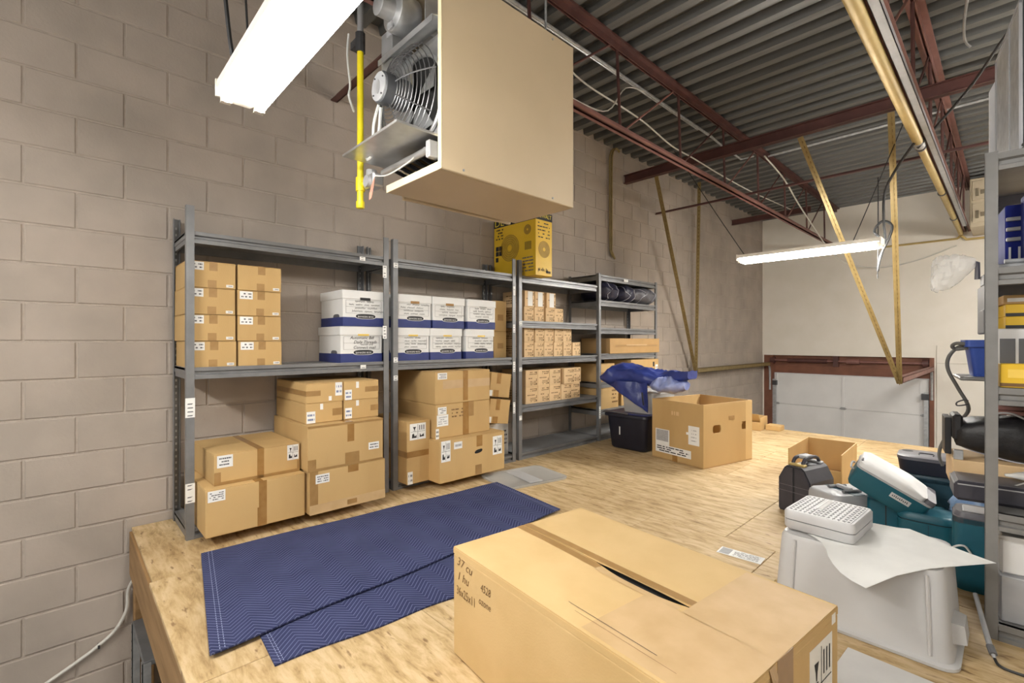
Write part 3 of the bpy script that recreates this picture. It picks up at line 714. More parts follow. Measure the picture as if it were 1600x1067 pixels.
# ================================================================== SHELVING UNITS
def shelf_unit(y0, y1, depth_front, shelves, label, xr=.035, beams=None, top=1.805, left=True, right=True, tags=()):
    """boltless shelving: local x out from the wall, local y along it"""
    t = empty('shelving_unit', (0, y0, 0)); tag(t, label, 'shelving', 'grey boltless shelving along the block wall')
    L = y1 - y0; F = depth_front
    pw = .038
    def post(x, y, sx, sy):
        mb = MB().box(x, x+sx*.0025, y, y+sy*pw, 0, top).box(x, x-sx*pw*.9, y, y+sy*.0025, 0, top).box(x-sx*.006, x-sx*.0085, y+sy*(pw-.008), y+sy*pw, 0, top).box(x, x-sx*.0085, y+sy*(pw-.0025), y+sy*pw, 0, top)
        p = ob('post', mb, 'shelfgray', t)
        sl = MB(); n = int(top/.038)
        for k in range(1, n):
            z = k*.038
            if sx < 0:
                sl.box(x+.0026, x+.0031, y+sy*.012, y+sy*.020, z-.007, z+.007)
        if sl.v: ob('keyholes', sl, 'galv', p)['kind'] = 'stuff'
        return p
    if left: post(F, 0, 1, 1); post(xr, 0, -1, 1)
    if right: post(F, L, 1, -1); post(xr, L, -1, -1)
    for z in shelves:
        s = ob('shelf', MB().box(xr+.004, F-.012, .004, L-.004, z-.012, z), 'shelfdeck', t)
        pr_ = [(F-.004, z+.004), (F-.004, z-.016), (F-.016, z-.022), (F-.016, z-.032), (F-.002, z-.038), (F-.002, z-.060), (F-.022, z-.060), (F-.022, z+.004)]
        ob('front_beam', MB().prism(pr_, pw, L-pw, 'y'), 'shelfgray', s)
        ob('rear_beam', MB().box(xr+.002, xr+.018, pw, L-pw, z-.06, z+.003), 'shelfgray', s)
        for ye in (.004, L-.004-.016):
            ob('side_beam', MB().box(xr+.02, F-.024, ye, ye+.016, z-.034, z+.002).box(xr+.02, F-.024, ye+.003, ye+.013, z-.06, z-.034), 'shelfgray', s)
    for (kind, y, z, w, h, x) in tags:
        pl = ob('shelf_tag', MB().box(x, x+.001, y, y+w, z, z+h), 'paper', t)
        mk = MB(); r = random.Random(int(z*1000))
        n = max(2, int(h/.02))
        for k in range(n):
            if r.random() < .8: mk.add([(x+.0014, y+w*.2, z+h*(k+.35)/n), (x+.0014, y+w*r.uniform(.5, .85), z+h*(k+.35)/n), (x+.0014, y+w*.8, z+h*(k+.6)/n), (x+.0014, y+w*.25, z+h*(k+.6)/n)], [(0,1,2,3)])
        if mk.v: ob('print', mk, 'ink_soft', pl, recalc=False)
    return t
F = .45
shelf_unit(.487, 1.690, F, [1.665, .925, .055], 'leftmost grey shelving unit, holding eight small brown cartons',
    tags=[('t', -.004, .66, .044, .105, F+.003), ('t', -.004, .20, .044, .105, F+.003), ('l', .985, 1.622, .04, .025, F+.001), ('l', .99, .885, .04, .025, F+.001), ('t', 1.155, 1.52, .030, .085, F+.003), ('t', 1.155, 1.09, .030, .09, F+.003)])
shelf_unit(1.725, 2.945, F, [1.665, .925, .055], 'second grey shelving unit, holding the row of white file boxes',
    tags=[('l', .002, 1.60, .036, .035, F+.003), ('l', .002, .92, .034, .035, F+.003), ('l', .002, .79, .034, .035, F+.003), ('t', 1.185, 1.48, .026, .08, F+.003), ('t', 1.185, 1.15, .026, .07, F+.003), ('t', 1.185, .80, .026, .09, F+.003), ('t', 1.185, .43, .026, .10, F+.003)])
shelf_unit(2.985, 4.185, F, [1.665, 1.255, .922, .487, .055], 'third grey shelving unit, filled with rows of printed cartons', right=False,
    tags=[('l', .002, 1.215, .036, .035, F+.003), ('l', .002, .80, .034, .035, F+.003), ('l', .002, .36, .034, .04, F+.003)])
shelf_unit(4.185, 5.40, F, [1.790, 1.515, 1.215, .935, .625, .33, .055], 'rightmost grey wall shelving unit, with navy bags on top',
    tags=[('l', .48, 1.752, .08, .03, F+.001), ('t', .0, .24, .03, .13, F+.003)])

# ================================================================== CARTONS
def carton(name, label, loc, size, rot=0, group=None, mat='kraft', flaps=True, cat='carton', tape_top=True, c=.003):
    """closed carton: body, two top flaps with a gap, tape along the seam; base centre at loc; size = (x, y, z)"""
    a, b, h = size
    o = ob(name, MB().cbox(-a/2, a/2, -b/2, b/2, 0, h - (.004 if flaps else 0), c), mat, None, loc, rot)
    tag(o, label, cat, group)
    if flaps:
        for s in (-1, 1):
            ob('flap', MB().cbox(s*.0012, s*a/2 - s*.0005, -b/2+.0005, b/2-.0005, h-.004, h, .0012), mat, o)
    return o
def tape_band(o, size, f, rect, mat='tape', lift=.0008): return decal(o, size, f, rect, mat, 'tape', lift)
def ship_label(o, size, f, rect, rows=3, seed=1, mat='paper', ink='ink_soft', fill=.45):
    l = decal(o, size, f, rect, mat, 'shipping_label', .0010)
    u0, v0, u1, v1 = rect; du, dv = u1-u0, v1-v0
    print_marks(l, size, f, (u0+du*.10, v0+dv*.12, u1-du*.10, v1-dv*.12), rows, ink, 'print', .0016, seed, fill)
    return l
def pictogram_label(o, size, f, rect):
    l = decal(o, size, f, rect, 'paper', 'handling_label', .0010)
    O, U, V, Nn, Wd, Hh = face(size, f); u0, v0, u1, v1 = rect; mb = MB()
    def q(a, b, c_, d):
        us = (u0+(u1-u0)*a)*Wd; ue = (u0+(u1-u0)*c_)*Wd; vs_ = (v0+(v1-v0)*b)*Hh; ve = (v0+(v1-v0)*d)*Hh
        mb.add([O+Nn*.0016+U*x+V*y for x, y in ((us, vs_), (ue, vs_), (ue, ve), (us, ve))], [(0,1,2,3)])
    def tri(p):
        mb.add([O+Nn*.0016+U*((u0+(u1-u0)*x)*Wd)+V*((v0+(v1-v0)*y)*Hh) for x, y in p], [tuple(range(len(p)))])
    q(.48, .05, .50, .95); q(.05, .49, .95, .505)
    tri([(.18, .80), (.38, .80), (.32, .68), (.30, .58), (.26, .58), (.24, .68)]); q(.20, .54, .36, .56)
    for k in range(3): q(.58+k*.13, .58, .63+k*.13, .88)
    tri([(.12, .12), (.42, .12), (.40, .30), (.30, .22), (.24, .40), (.14, .36)])
    tri([(.60, .14), (.88, .16), (.86, .34), (.70, .22), (.62, .38)])
    ob('pictograms', mb, 'ink', l, recalc=False)
    return l

# eight small cartons on the middle shelf of the leftmost unit
sz = (.36, .236, .1455)
def small_carton(kind):
    o = carton('small_carton', '-', (0, 0, 0), sz, 0, 'small brown cartons stacked four high', c=.002)
    if kind != 'a': ship_label(o, sz, 'f', (.03 if kind == 'b' else .05, .66, .34, .97), 2, 3)
    tape_band(o, sz, 'f', (.42, .0, .60, .30), 'tape_soft'); tape_band(o, sz, 'f', (.45, .66, .62, 1.0), 'tape_soft')
    tape_band(o, sz, 't', (.42, 0, .58, 1.0), 'tape_soft')
    ship_label(o, sz, 'f', (.80, .06, .95, .16), 1, 4)
    return o
sc = {k: small_carton(k) for k in 'abc'}
used = set()
def take(k):
    if k in used: return copy_tree(sc[k])
    used.add(k); return sc[k]
rown = ['bottom', 'second', 'third', 'top']
for r_ in range(4):
    for c_ in range(2):
        o = take('a' if (c_ == 1 and r_ == 3) else ('b' if c_ == 0 else 'c'))
        y = .612 + c_*.246 + (.005 if r_ == 0 else 0) + R.uniform(-.002, .002)
        o.location = (.24 + R.uniform(-.003, .003), y, .925 + r_*.148 + .0005)
        o.rotation_euler = (0, 0, R.uniform(-.008, .008))
        o['label'] = f"small brown carton, {rown[r_]} of four in the {'left' if c_ == 0 else 'right'} stack on the leftmost unit"
        if r_ == 3: o['label'] = f"small brown carton topping the {'left' if c_ == 0 else 'right'} stack under the leftmost unit's top shelf"

# file boxes
def file_box(kind, seed):
    s = (.385, .312, .246); a, b, h = s
    body = (a-.012, b-.012, h-.062)
    o = ob('file_box', MB().cbox(-body[0]/2, body[0]/2, -body[1]/2, body[1]/2, 0, h-.02, .002), 'filewhite')
    o['category'] = 'file box'; o['group'] = 'white and blue file boxes'
    ob('lid', MB().cbox(-a/2, a/2, -b/2, b/2, h-.060, h, .003), 'filewhite', o)
    bs = (body[0], body[1], h)
    band = MB().box(-body[0]/2-.0008, body[0]/2+.0008, -body[1]/2-.0008, body[1]/2+.0008, .001, .062)
    ob('blue_band', band, 'fileblue', o)
    # hand-hole oval with the maker's name
    O, U, V, Nn, Wd, Hh = face(bs, 'f')
    def oval(cu, cv, ru, rv, lift, n=24, f='f', half=False):
        O, U, V, Nn, Wd, Hh = face(bs, f)
        pts = [(cu*Wd+ru*math.copysign(abs(math.cos(t))**.6, math.cos(t)), cv+rv*math.copysign(abs(math.sin(t))**.8, math.sin(t))) for t in [2*math.pi*k/n for k in range(n)]]
        if half: pts = [(u, max(v, cv-.002)) for u, v in pts]
        return MB().add([O+Nn*lift+U*u+V*v for u, v in pts], [tuple(range(n))])
    ob('name_oval_rim', oval(.54, .070, .078, .0185, .0014), 'paper', o, recalc=False)
    ob('name_oval', oval(.54, .070, .072, .0160, .0020), 'ink', o, recalc=False)
    lettering(o, bs, 'f', .54, .067/h, 'BANKERS BOX', .017, 'paper', 'maker_name', .0026, width=.115)
    ob('side_oval', oval(.72, .064, .052, .020, .0014, f='l', half=True), 'ink_soft', o, recalc=False)
    # ruled panel with handwriting
    pan = MB()
    u0, u1, v0, v1 = .07, .93, .090/h, .178/h
    t_ = .0012
    Wd, Hh = bs[1], bs[2]
    for v in (v0, (v0+v1)/2, v1): plate_mb(bs, 'f', u0, v-t_/Hh/2, u1, v+t_/Hh/2, .0010, .0006, mb=pan)
    for u in (u0, u1): plate_mb(bs, 'f', u-t_/Wd/2, v0, u+t_/Wd/2, v1, .0010, .0006, mb=pan)
    ob('ruled_panel', pan, 'ink_soft', o)
    if kind == 'note':
        for cu, cv, s_, hh in ((.50, .170, 'Automatic Bill', .030), (.58, .140, 'Daily Threads', .030), (.62, .124, 'month end', .020), (.56, .103, 'Connect mail', .030)):
            lettering(o, bs, 'f', cu, cv/h, s_, hh, 'ink', 'handwriting', .0020, shear=.3)
    else:
        scribble(o, bs, 'f', (.10, .092/h, .92, .182/h), 4, 'ink_soft' if kind == 'faint' else 'ink', 'handwriting', seed=seed, t=.0013)
    # lid hand slot
    ls = (a, b, h)
    hole = {'dark': 'ink', 'gold': 'tape', 'pale': 'yellowpale', 'plain': 'ink_soft', 'note': 'yellowpale', 'faint': 'ink_soft'}[kind]
    dz = .012 if kind not in ('plain', 'faint') else .004
    decal(o, ls, 'f', (.40, (h-.066)/h, .64, (h-.066+.018)/h) if kind in ('dark', 'gold') else (.40, (h-.062)/h, .66, (h-.062+dz)/h), hole, 'hand_slot', .0012)
    return o
fz = .925
FB = [('dark', 1.521, 1, 'file box with a black lid slot, upper of the left pair'), ('note', 1.507, 0, 'file box with dark handwriting, lower of the left pair'),
      ('gold', 1.915, 1, 'upper left file box of the group of six'), ('pale', 1.901, 0, 'lower left file box of the group of six'),
      ('gold', 2.238, 1, 'upper middle file box of the group of six'), ('pale', 2.212, 0, 'lower middle file box of the group of six'),
      ('plain', 2.576, 1, 'upper right file box of the group of six'), ('pale', 2.560, 0, 'lower right file box of the group of six')]
for i, (k, y, up, lab) in enumerate(FB):
    o = file_box(k, 20+i); o['label'] = 'white and blue ' + lab
    o.location = (.228 + (.004 if up else 0), y, fz + .0005 + up*.2475); o.rotation_euler = (0, 0, rad(R.uniform(-.8, .8)))

# brown cartons in shade at the end of the second unit
for k, (z, hh, lab) in enumerate(((.9255, .235, 'lower'), (1.1615, .27, 'upper'))):
    s = (.34, .15, hh)
    o = carton('storage_carton', f'brown carton standing in shade right of the file boxes, {lab} one', (.19, 2.84, z), s, 0, 'cartons beside the file boxes', 'kraft')
    tape_band(o, s, 'f', (.3, .35, .75, .55), 'tape_soft')

# bottom of the leftmost unit
def big(label, loc, size, rot=0, mat='kraft', **kw): return carton('storage_carton', label, loc, size, rot, None, mat, **kw)
s = (.57, .497, .247); o = big('long low brown carton on the bottom left shelf, wrinkled tape down its middle', (.37, .786, .056), s)
ship_label(o, s, 'f', (.02, .74, .18, .97), 4, 11); tape_band(o, s, 'f', (.505, .0, .585, 1.0)); tape_band(o, s, 'f', (.49, .0, .57, .42), lift=.0014); tape_band(o, s, 't', (.47, 0, .55, 1))
s = (.50, .440, .165); o = big('brown carton with a pictogram label, lying on the long low carton', (.345, .803, .304), s, rad(1))
ship_label(o, s, 'f', (.03, .56, .20, .95), 3, 12); pictogram_label(o, s, 'f', (.84, .44, .985, .97)); tape_band(o, s, 'f', (.475, 0, .555, 1)); tape_band(o, s, 't', (.475, 0, .555, 1)); tape_band(o, s, 'f', (.0, .0, .07, .42), 'tape_soft'); tape_band(o, s, 'f', (.05, .0, 1, .10), 'tape_soft'); tape_band(o, s, 'f', (.965, .0, 1, .4), 'tape_soft', .0012)
s = (.60, .482, .252); o = big('wide brown carton at the bottom right of the leftmost unit', (.390, 1.290, .056), s)
ship_label(o, s, 'f', (.07, .70, .24, .91), 3, 13); tape_band(o, s, 'f', (0, .0, .10, 1), 'tape_soft'); tape_band(o, s, 'f', (0, .0, 1, .22), 'tape_dim', .001); tape_band(o, s, 'f', (.48, .83, .62, 1)); tape_band(o, s, 'f', (.47, .05, .60, .17), 'tape_soft', .0014)
s = (.60, .478, .265); o = big('tall brown carton with torn tape, third tier up beneath four flat cartons', (.390, 1.277, .309), s)
ship_label(o, s, 'f', (.79, .28, .94, .45), 2, 14); tape_band(o, s, 'f', (.50, .55, .59, 1)); tape_band(o, s, 'f', (0, .0, .10, .26), 'tape_soft'); tape_band(o, s, 'f', (.0, .0, 1, .05), 'tape_soft', .001); tape_band(o, s, 'f', (.47, .05, .66, .30), 'tape_soft', .0012); tape_band(o, s, 'f', (0, .95, 1, 1), 'tape_soft', .0009); tape_band(o, s, 't', (.48, 0, .58, 1))
fc = [(1.172, 0, .225, 'lower left'), (1.413, 0, .236, 'lower right'), (1.175, 1, .228, 'upper left'), (1.413, 1, .238, 'upper right')]
for (y, up, w, lab) in fc:
    s = (.53, w, .121)
    o = carton('flat_carton', f'flat brown carton, {lab} of the four above the torn-tape carton', (.335, y, .575 + up*.1215), s, 0, 'four flat cartons')
    if lab in ('upper left',): ship_label(o, s, 'f', (.78, .30, .97, .98), 2, 5, ink='ink_blue'); tape_band(o, s, 'f', (.0, .36, .38, .62), 'tape_soft'); tape_band(o, s, 'l', (.0, .36, 1, .62), 'tape_soft'); decal(o, s, 'f', (.60, .08, .68, .30), 'paper', 'small_label')
    elif lab == 'upper right': ship_label(o, s, 'f', (.03, .02, .22, .55), 2, 6, ink='ink_blue'); tape_band(o, s, 'f', (.60, .38, 1, .66), 'tape_soft'); decal(o, s, 'f', (.34, .62, .42, .95), 'paper', 'small_label')
    elif lab == 'lower left': ship_label(o, s, 'f', (.02, .02, .25, .6), 2, 7, ink='ink_blue'); tape_band(o, s, 'f', (.72, .30, 1, .66), 'tape_soft'); decal(o, s, 'f', (.38, .66, .46, .95), 'paper', 'small_label')
    else: ship_label(o, s, 'f', (.03, .05, .22, .6), 2, 8, ink='ink_blue'); tape_band(o, s, 'f', (.76, .35, 1, .66), 'tape_soft'); decal(o, s, 'f', (.34, .68, .42, .97), 'paper', 'small_label')

# bottom of the second unit
s = (.50, .195, .445); o = big('narrow upright brown carton with a pictogram label, beside the shelf post', (.315, 1.866, .056), s)
pictogram_label(o, s, 'f', (.12, .70, .80, .96)); tape_band(o, s, 'f', (0, .425, 1, .52)); ship_label(o, s, 'f', (.03, .0, .24, .20), 2, 15); tape_band(o, s, 'l', (0, .425, 1, .52), 'tape_soft')
s = (.64, .625, .30); o = big('wide brown carton with a black hand hole and two pictogram labels', (.385, 2.262, .056), s)
pictogram_label(o, s, 'f', (.02, .50, .15, 1.0)); pictogram_label(o, s, 'f', (.80, .42, .955, .90)); ship_label(o, s, 'f', (.20, .76, .32, .93), 1, 16, ink='paper_gray'); tape_band(o, s, 'f', (.54, .72, .63, 1.0)); tape_band(o, s, 'f', (.52, .02, .62, .26), 'tape_soft')
O_, U_, V_, N_, W_, H_ = face(s, 'f')
ob('hand_hole', MB().add([O_+N_*.0012+U_*(.57*W_+.038*math.copysign(abs(math.cos(t))**.7, math.cos(t)))+V_*(.60*H_+.014*math.sin(t)+.006*math.cos(t)) for t in [2*math.pi*k/24 for k in range(24)]], [tuple(range(24))]), 'blackhole', o, recalc=False)
s = (.58, .520, .250); o = big('brown carton with two white labels and brown print, middle of its stack of three', (.325, 2.235, .357), s, rad(.6))
ship_label(o, s, 'f', (.03, .70, .18, .92), 3, 17); ship_label(o, s, 'f', (.015, .36, .21, .69), 4, 18, ink='paper_gray'); print_marks(o, s, 'f', (.26, .55, .48, .86), 3, 'ink_brown', 'print', .0010, 5, .4); tape_band(o, s, 'f', (.475, .0, .585, 1)); tape_band(o, s, 'f', (.58, .55, .68, 1), 'tape_soft'); ship_label(o, s, 'f', (-.005, .0, .05, .30), 2, 21)
s = (.58, .520, .240); o = big('brown carton sealed with wide clear tape, top of its stack of three', (.325, 2.237, .608), s, rad(-.5))
ship_label(o, s, 'f', (.04, .76, .20, .96), 3, 19); tape_band(o, s, 'f', (.13, .46, 1, .72), 'tape_clear'); tape_band(o, s, 'f', (.485, .05, .575, 1.0), lift=.0014); tape_band(o, s, 't', (.49, 0, .57, 1))
for k, (z, lab) in enumerate(((.352, 'lower'), (.575, 'upper'))):
    s = (.28, .225, .205)
    o = carton('tilted_carton', f'tilted brown carton leaning towards the second post pair, {lab} of two', (.36, 2.695 - k*.0 + .012*k, z + .022), s, 0, 'two tilted cartons')
    o.rotation_euler = (rad(-8), 0, rad(-2))
    tape_band(o, s, 'f', (.30, .55, .50, 1)); tape_band(o, s, 'f', (.20, 0, .45, .28)); decal(o, s, 'f', (.0, .02, .14, .26), 'paper', 'small_label')
s = (.30, .34, .29); o = big('white printed carton low behind the wide hand hole carton', (.22, 2.76, .056), s, 0, 'offwhite')
print_marks(o, s, 'f', (.5, .3, .95, .8), 4, 'ink_soft', 'print', .001, 9, .4)

# printed cartons of the third unit
def printed(name, w, h, seed, d=.30):
    s = (d, w, h)
    o = carton(name, '-', (0, 0, 0), s, 0, 'printed cartons on the third unit', 'kraft_pale', c=.0015)
    print_marks(o, s, 'f', (.30, .70, .92, .92), 2, 'ink_brown', 'print', .001, seed, .45)
    print_marks(o, s, 'f', (.10, .44, .75, .58), 1, 'ink_brown', 'print', .001, seed+1, .4)
    print_marks(o, s, 'f', (.34, .08, .84, .36), 3, 'ink_brown', 'print', .001, seed+2, .5)
    mb = MB(); plate_mb(s, 'f', .84, .10, .93, .22, .001, .0006, mb=mb); plate_mb(s, 'f', .86, .30, .91, .48, .001, .0006, mb=mb); plate_mb(s, 'f', .84, .80, .92, .90, .001, .0006, mb=mb)
    ob('pictograms', mb, 'ink_brown', o)
    print_marks(o, s, 'l', (.15, .2, .8, .8), 4, 'ink_brown', 'print', .001, seed+3, .4)
    return o
narrow = [printed('printed_carton', .129, .139, 31), printed('printed_carton', .129, .139, 45)]
wide = [printed('printed_carton', .162, .156, 52, .33), printed('printed_carton', .162, .156, 66, .33)]
fresh = {id(o): True for o in narrow + wide}
def place(src, loc, label, rot=0):
    o = src if fresh.pop(id(src), False) else copy_tree(src)
    o.location = loc; o.rotation_euler = (0, 0, rot); o['label'] = label
    return o
for i, y in enumerate((3.164, 3.303, 3.462, 3.590)):
    place(narrow[i % 2], (.252, y, 1.2555), f'printed carton, {ORD[i]} from left in the lower row under the third unit top shelf')
for i, y in enumerate((3.173, 3.311, 3.475)):
    o = place(narrow[(i+1) % 2], (.252, y, 1.3955), f'printed carton with a white patch, {ORD[i]} from left along the very top row')
    decal(o, (.30, .129, .139), 'f', (.30, .05, .80, .97), 'paper', 'white_patch', .0016)
    o.scale = (1, 1, 1.06)
for i, y in enumerate((3.165, 3.302, 3.437, 3.578, 3.722, 3.866)):
    place(narrow[i % 2], (.252, y, .9225), f"printed carton, {ORD[i]} from left in the six-carton row on the third unit's middle shelf")
for i, y in enumerate((3.166, 3.314, 3.446, 3.590, 3.720)):
    place(narrow[(i+1) % 2], (.252, y, 1.0625), f'printed carton, {ORD[i]} from left in the five-carton row above the six-carton row')
for i, y in enumerate((3.203, 3.368, 3.535, 3.706, 3.868)):
    place(wide[i % 2], (.236 if i < 4 else .215, y, .4875), f'larger printed carton, {ORD[i]} from left in the bottom row of the third unit')
for i, y in enumerate((3.203, 3.368, 3.535, 3.735, 3.872)):
    place(wide[(i+1) % 2], (.236 if i < 3 else (.25 if i == 3 else .20), y if i < 4 else 3.902, .6445), f'larger printed carton, {ORD[i]} from left stacked on the bottom row of the third unit')

# fourth unit: bags, long carton, cartons
def lumpy(name, pts_fn, n_u, n_v, mat, label=None, cat=None, parent=None, smooth=80):
    rings = [[pts_fn(i/(n_u-1), j/n_v) for j in range(n_v)] for i in range(n_u)]
    return ob(name, MB().loft(rings), mat, parent, smooth=smooth)
from mathutils import noise as mnoise
def creased(p, k=1.0):
    q = Vector(p)
    a = abs(mnoise.noise(q*5.0 + Vector((3, 1, 7)))); b = abs(mnoise.noise(q*11.0 + Vector((9, 4, 2))))
    return k*(.060*(.35 - a) + .022*(.3 - b))
def bag(y0, y1, zb, zt, label, seed, mat='bagnavy'):
    def fn(u, v):
        a = 2*math.pi*v; y = y0 + (y1-y0)*u
        k = (math.sin(math.pi*min(max(u, .02), .98))**.35)
        x = .262 + .215*k*math.copysign(abs(math.cos(a))**.7, math.cos(a)); z = (zb+zt)/2 + (zt-zb)/2*k*math.copysign(abs(math.sin(a))**.7, math.sin(a))
        nz = creased((x*1.3 + seed, y*1.5, z*1.6), .8)
        return (x + nz, y, max(zb, z + nz*.7))
    o = lumpy('nylon_bag', fn, 30, 32, mat, smooth=50); tag(o, label, 'bag', 'dark bags on the fourth unit')
    for k in range(2):
        u = .3 + .4*k
        pts = [tuple(Vector(fn(u + .10*math.sin(v*9+seed), v)) + Vector((.004, 0, 0))) for v in [(-.20 + .42*i/10) % 1 for i in range(11)]]
        ob('piping', MB().tube(pts, .0045, 6), 'bagpipe', o, smooth=True)
    return o
bag(4.25, 4.62, 1.5155, 1.735, 'navy bag with pale piping nearest the fourth unit front post', 1)
bag(4.60, 4.96, 1.5155, 1.72, 'navy bag in the middle of the three above the empty shelf', 5)
bag(4.93, 5.47, 1.5155, 1.715, 'grey shiny bag drooping over the right end of the fourth unit', 9, 'baggray')
s = (.40, 1.06, .17); o = big('long flat brown carton with shiny tape on the fourth unit', (.262, 4.905, .9355), s, rad(0), 'kraft_in')
tape_band(o, s, 'f', (.10, .44, .95, .56), 'tape_soft'); decal(o, s, 'f', (.3, .52, .72, .60), 'tape_clear', 'tape', .0016)
s = (.36, .27, .20); o = big('brown carton beside the blue jacket below the long flat carton', (.25, 4.375, .6255), s); tape_band(o, s, 'f', (.0, .4, 1, .55), 'tape_soft')
s = (.38, .62, .23); o = big('brown carton with black arrows at the far end of the fourth unit', (.275, 5.10, .6255), s, 0, 'kraft')
for k in range(2): decal(o, s, 'f', (.78, .25+.35*k, .84, .5+.35*k), 'ink', 'arrow_mark')
ship_label(o, s, 'f', (.88, .1, .97, .7), 3, 23)
s = (.38, .34, .24); o = big('printed brown carton low on the fourth unit above the black tote', (.25, 4.40, .3305), s, 0, 'kraft'); print_marks(o, s, 'f', (.6, .2, .95, .9), 4, 'ink_brown', 'print', .001, 77, .4)
s = (.34, .55, .24); o = big('brown carton hidden low behind the clear container', (.24, 4.95, .3305), s)

# yellow fan carton on top of the shelving
s = (.56, .22, .57)
fb = carton('fan_carton', 'yellow and black fan carton on top of the shelving under the heater', (.297, 3.18, 1.6655), s, 0, None, 'yellowbox')
for f_, r_ in (('l', (0, .88, 1, 1)), ('f', (0, .88, 1, 1))): decal(fb, s, f_, r_, 'ink', 'black_band', .0012)
lettering(fb, s, 'l', .42, .945, 'DEWALT', .085, 'yellowink', 'brand_lettering', .0022, width=.44)
lettering(fb, s, 'f', .5, .945, 'DEWALT', .05, 'yellowink', 'brand_lettering', .0022, width=.19)
def disc(parent, size, f, cu, cv, r, mat, name, lift=.0014, n=28, ring=None):
    O, U, V, Nn, Wd, Hh = face(size, f); mb = MB()
    if ring:
        A = [O+Nn*lift+U*(cu*Wd+r*math.cos(t))+V*(cv*Hh+r*math.sin(t)) for t in [2*math.pi*k/n for k in range(n)]]
        B = [O+Nn*lift+U*(cu*Wd+(r-ring)*math.cos(t))+V*(cv*Hh+(r-ring)*math.sin(t)) for t in [2*math.pi*k/n for k in range(n)]]
        mb.add(A + B, [(i, (i+1) % n, n+(i+1) % n, n+i) for i in range(n)])
    else:
        mb.add([O+Nn*lift+U*(cu*Wd+r*math.cos(t))+V*(cv*Hh+r*math.sin(t)) for t in [2*math.pi*k/n for k in range(n)]], [tuple(range(n))])
    return ob(name, mb, mat, parent, recalc=False)
def fan_print(f_, cu, cv, r):
    d0 = disc(fb, s, f_, cu, cv, r, 'yellowdark', 'fan_picture')
    for k, rr in enumerate((1.0, .84, .68, .52, .36)):
        disc(d0, s, f_, cu, cv, r*rr, 'ink_brown', 'fan_ring', .0020, ring=.003)
    disc(d0, s, f_, cu, cv, r*.22, 'yellowbox', 'fan_hub', .0022)
fan_print('l', .40, .50, .125); fan_print('l', .82, .74, .045); fan_print('f', .5, .42, .075)
print_marks(fb, s, 'l', (.05, .66, .24, .86), 4, 'ink', 'print', .0014, 3, .5)
print_marks(fb, s, 'l', (.70, .06, .95, .32), 5, 'ink_soft', 'print', .0014, 4, .4)
print_marks(fb, s, 'f', (.10, .58, .85, .86), 5, 'ink', 'print', .0014, 5, .3)
mb = MB()
for i in range(2):
    for j in range(2): plate_mb(s, 'l', .05+i*.085, .40+j*.085, .125+i*.085, .475+j*.085, .0014, .0006, mb=mb)
plate_mb(s, 'l', .05, .30, .115, .375, .0014, .0006, mb=mb)
ob('feature_icons', mb, 'ink', fb)
mb = MB()
for k in range(7): plate_mb(s, 'l', .76+k*.022, .42, .770+k*.022, .55, .0014, .0006, mb=mb)
ob('barcode', mb, 'ink', fb)
scribble(fb, s, 'f', (.1, .02, .9, .16), 1, 'ink', 'handwriting', seed=8, t=.004)
print_marks(fb, s, 'f', (.6, .03, .92, .10), 1, 'ink', 'print', .0014, 6, .5)

# ================================================================== FLOOR ITEMS
# moving blankets: quilted, with stitched hems
def quilt(label, corners, z, seed, thick=.006, wave=.006):
    A, B, Cc, D = [Vector((*c_, 0)) for c_ in corners]      # A near-left wall side, B far wall side, C far room side, D near room side
    org = A; ang = math.atan2((B-A).x*-1, (B-A).y)
    nu, nv = 40, 20; vs = []; Rm = Matrix.Rotation(-ang, 3, 'Z')
    for lay in (0, 1):
        for i in range(nu+1):
            for j in range(nv+1):
                u, v = i/nu, j/nv
                p = A*(1-u)*(1-v) + B*u*(1-v) + Cc*u*v + D*(1-u)*v
                e = min(u, 1-u, v, 1-v)
                h = (mnoise.noise(Vector((p.x*2.2+seed, p.y*1.7, 0))) + 1)*wave*min(1, e*8+.15)
                wob = .006*math.sin(u*17+seed)*(1 if v in (0, 1) else 0)
                q = Rm @ (p - org); q.x += wob
                vs.append((q.x, q.y, h + (thick if lay else 0)))
    n1 = (nu+1)*(nv+1); idx = lambda l, i, j: l*n1 + i*(nv+1) + j; fs = []
    for i in range(nu):
        for j in range(nv):
            fs.append((idx(1,i,j), idx(1,i+1,j), idx(1,i+1,j+1), idx(1,i,j+1)))
            fs.append((idx(0,i,j), idx(0,i,j+1), idx(0,i+1,j+1), idx(0,i+1,j)))
    for i in range(nu):
        for j in (0, nv): fs.append((idx(0,i,j), idx(0,i+1,j), idx(1,i+1,j), idx(1,i,j)))
    for j in range(nv):
        for i in (0, nu): fs.append((idx(0,i,j), idx(0,i,j+1), idx(1,i,j+1), idx(1,i,j)))
    o = ob('moving_blanket', MB().add(vs, fs), 'quilt', None, (org.x, org.y, z), ang, smooth=60)
    tag(o, label, 'blanket', 'quilted moving blankets')
    def at(u, v):
        i = min(int(u*nu), nu-1); j = min(int(v*nv), nv-1)
        fu, fv = u*nu-i, v*nv-j
        a, b, c_, d = [Vector(vs[idx(1, *k)]) for k in ((i,j),(i+1,j),(i+1,j+1),(i,j+1))]
        return a*(1-fu)*(1-fv)+b*fu*(1-fv)+c_*fu*fv+d*(1-fu)*fv
    for off in (.016, .024):
        for ee in (off, 1-off):
            mb = MB()
            for k in range(60):
                a, b = at(ee, k/60), at(ee, (k+.6)/60); d = (b-a); nn = Vector((-d.y, d.x, 0)).normalized()*.0012; up = Vector((0, 0, .0012))
                mb.add([a+nn+up, a-nn+up, b-nn+up, b+nn+up], [(0,1,2,3)])
            ob('hem_stitching', mb, 'hem', o, recalc=False)
    return o
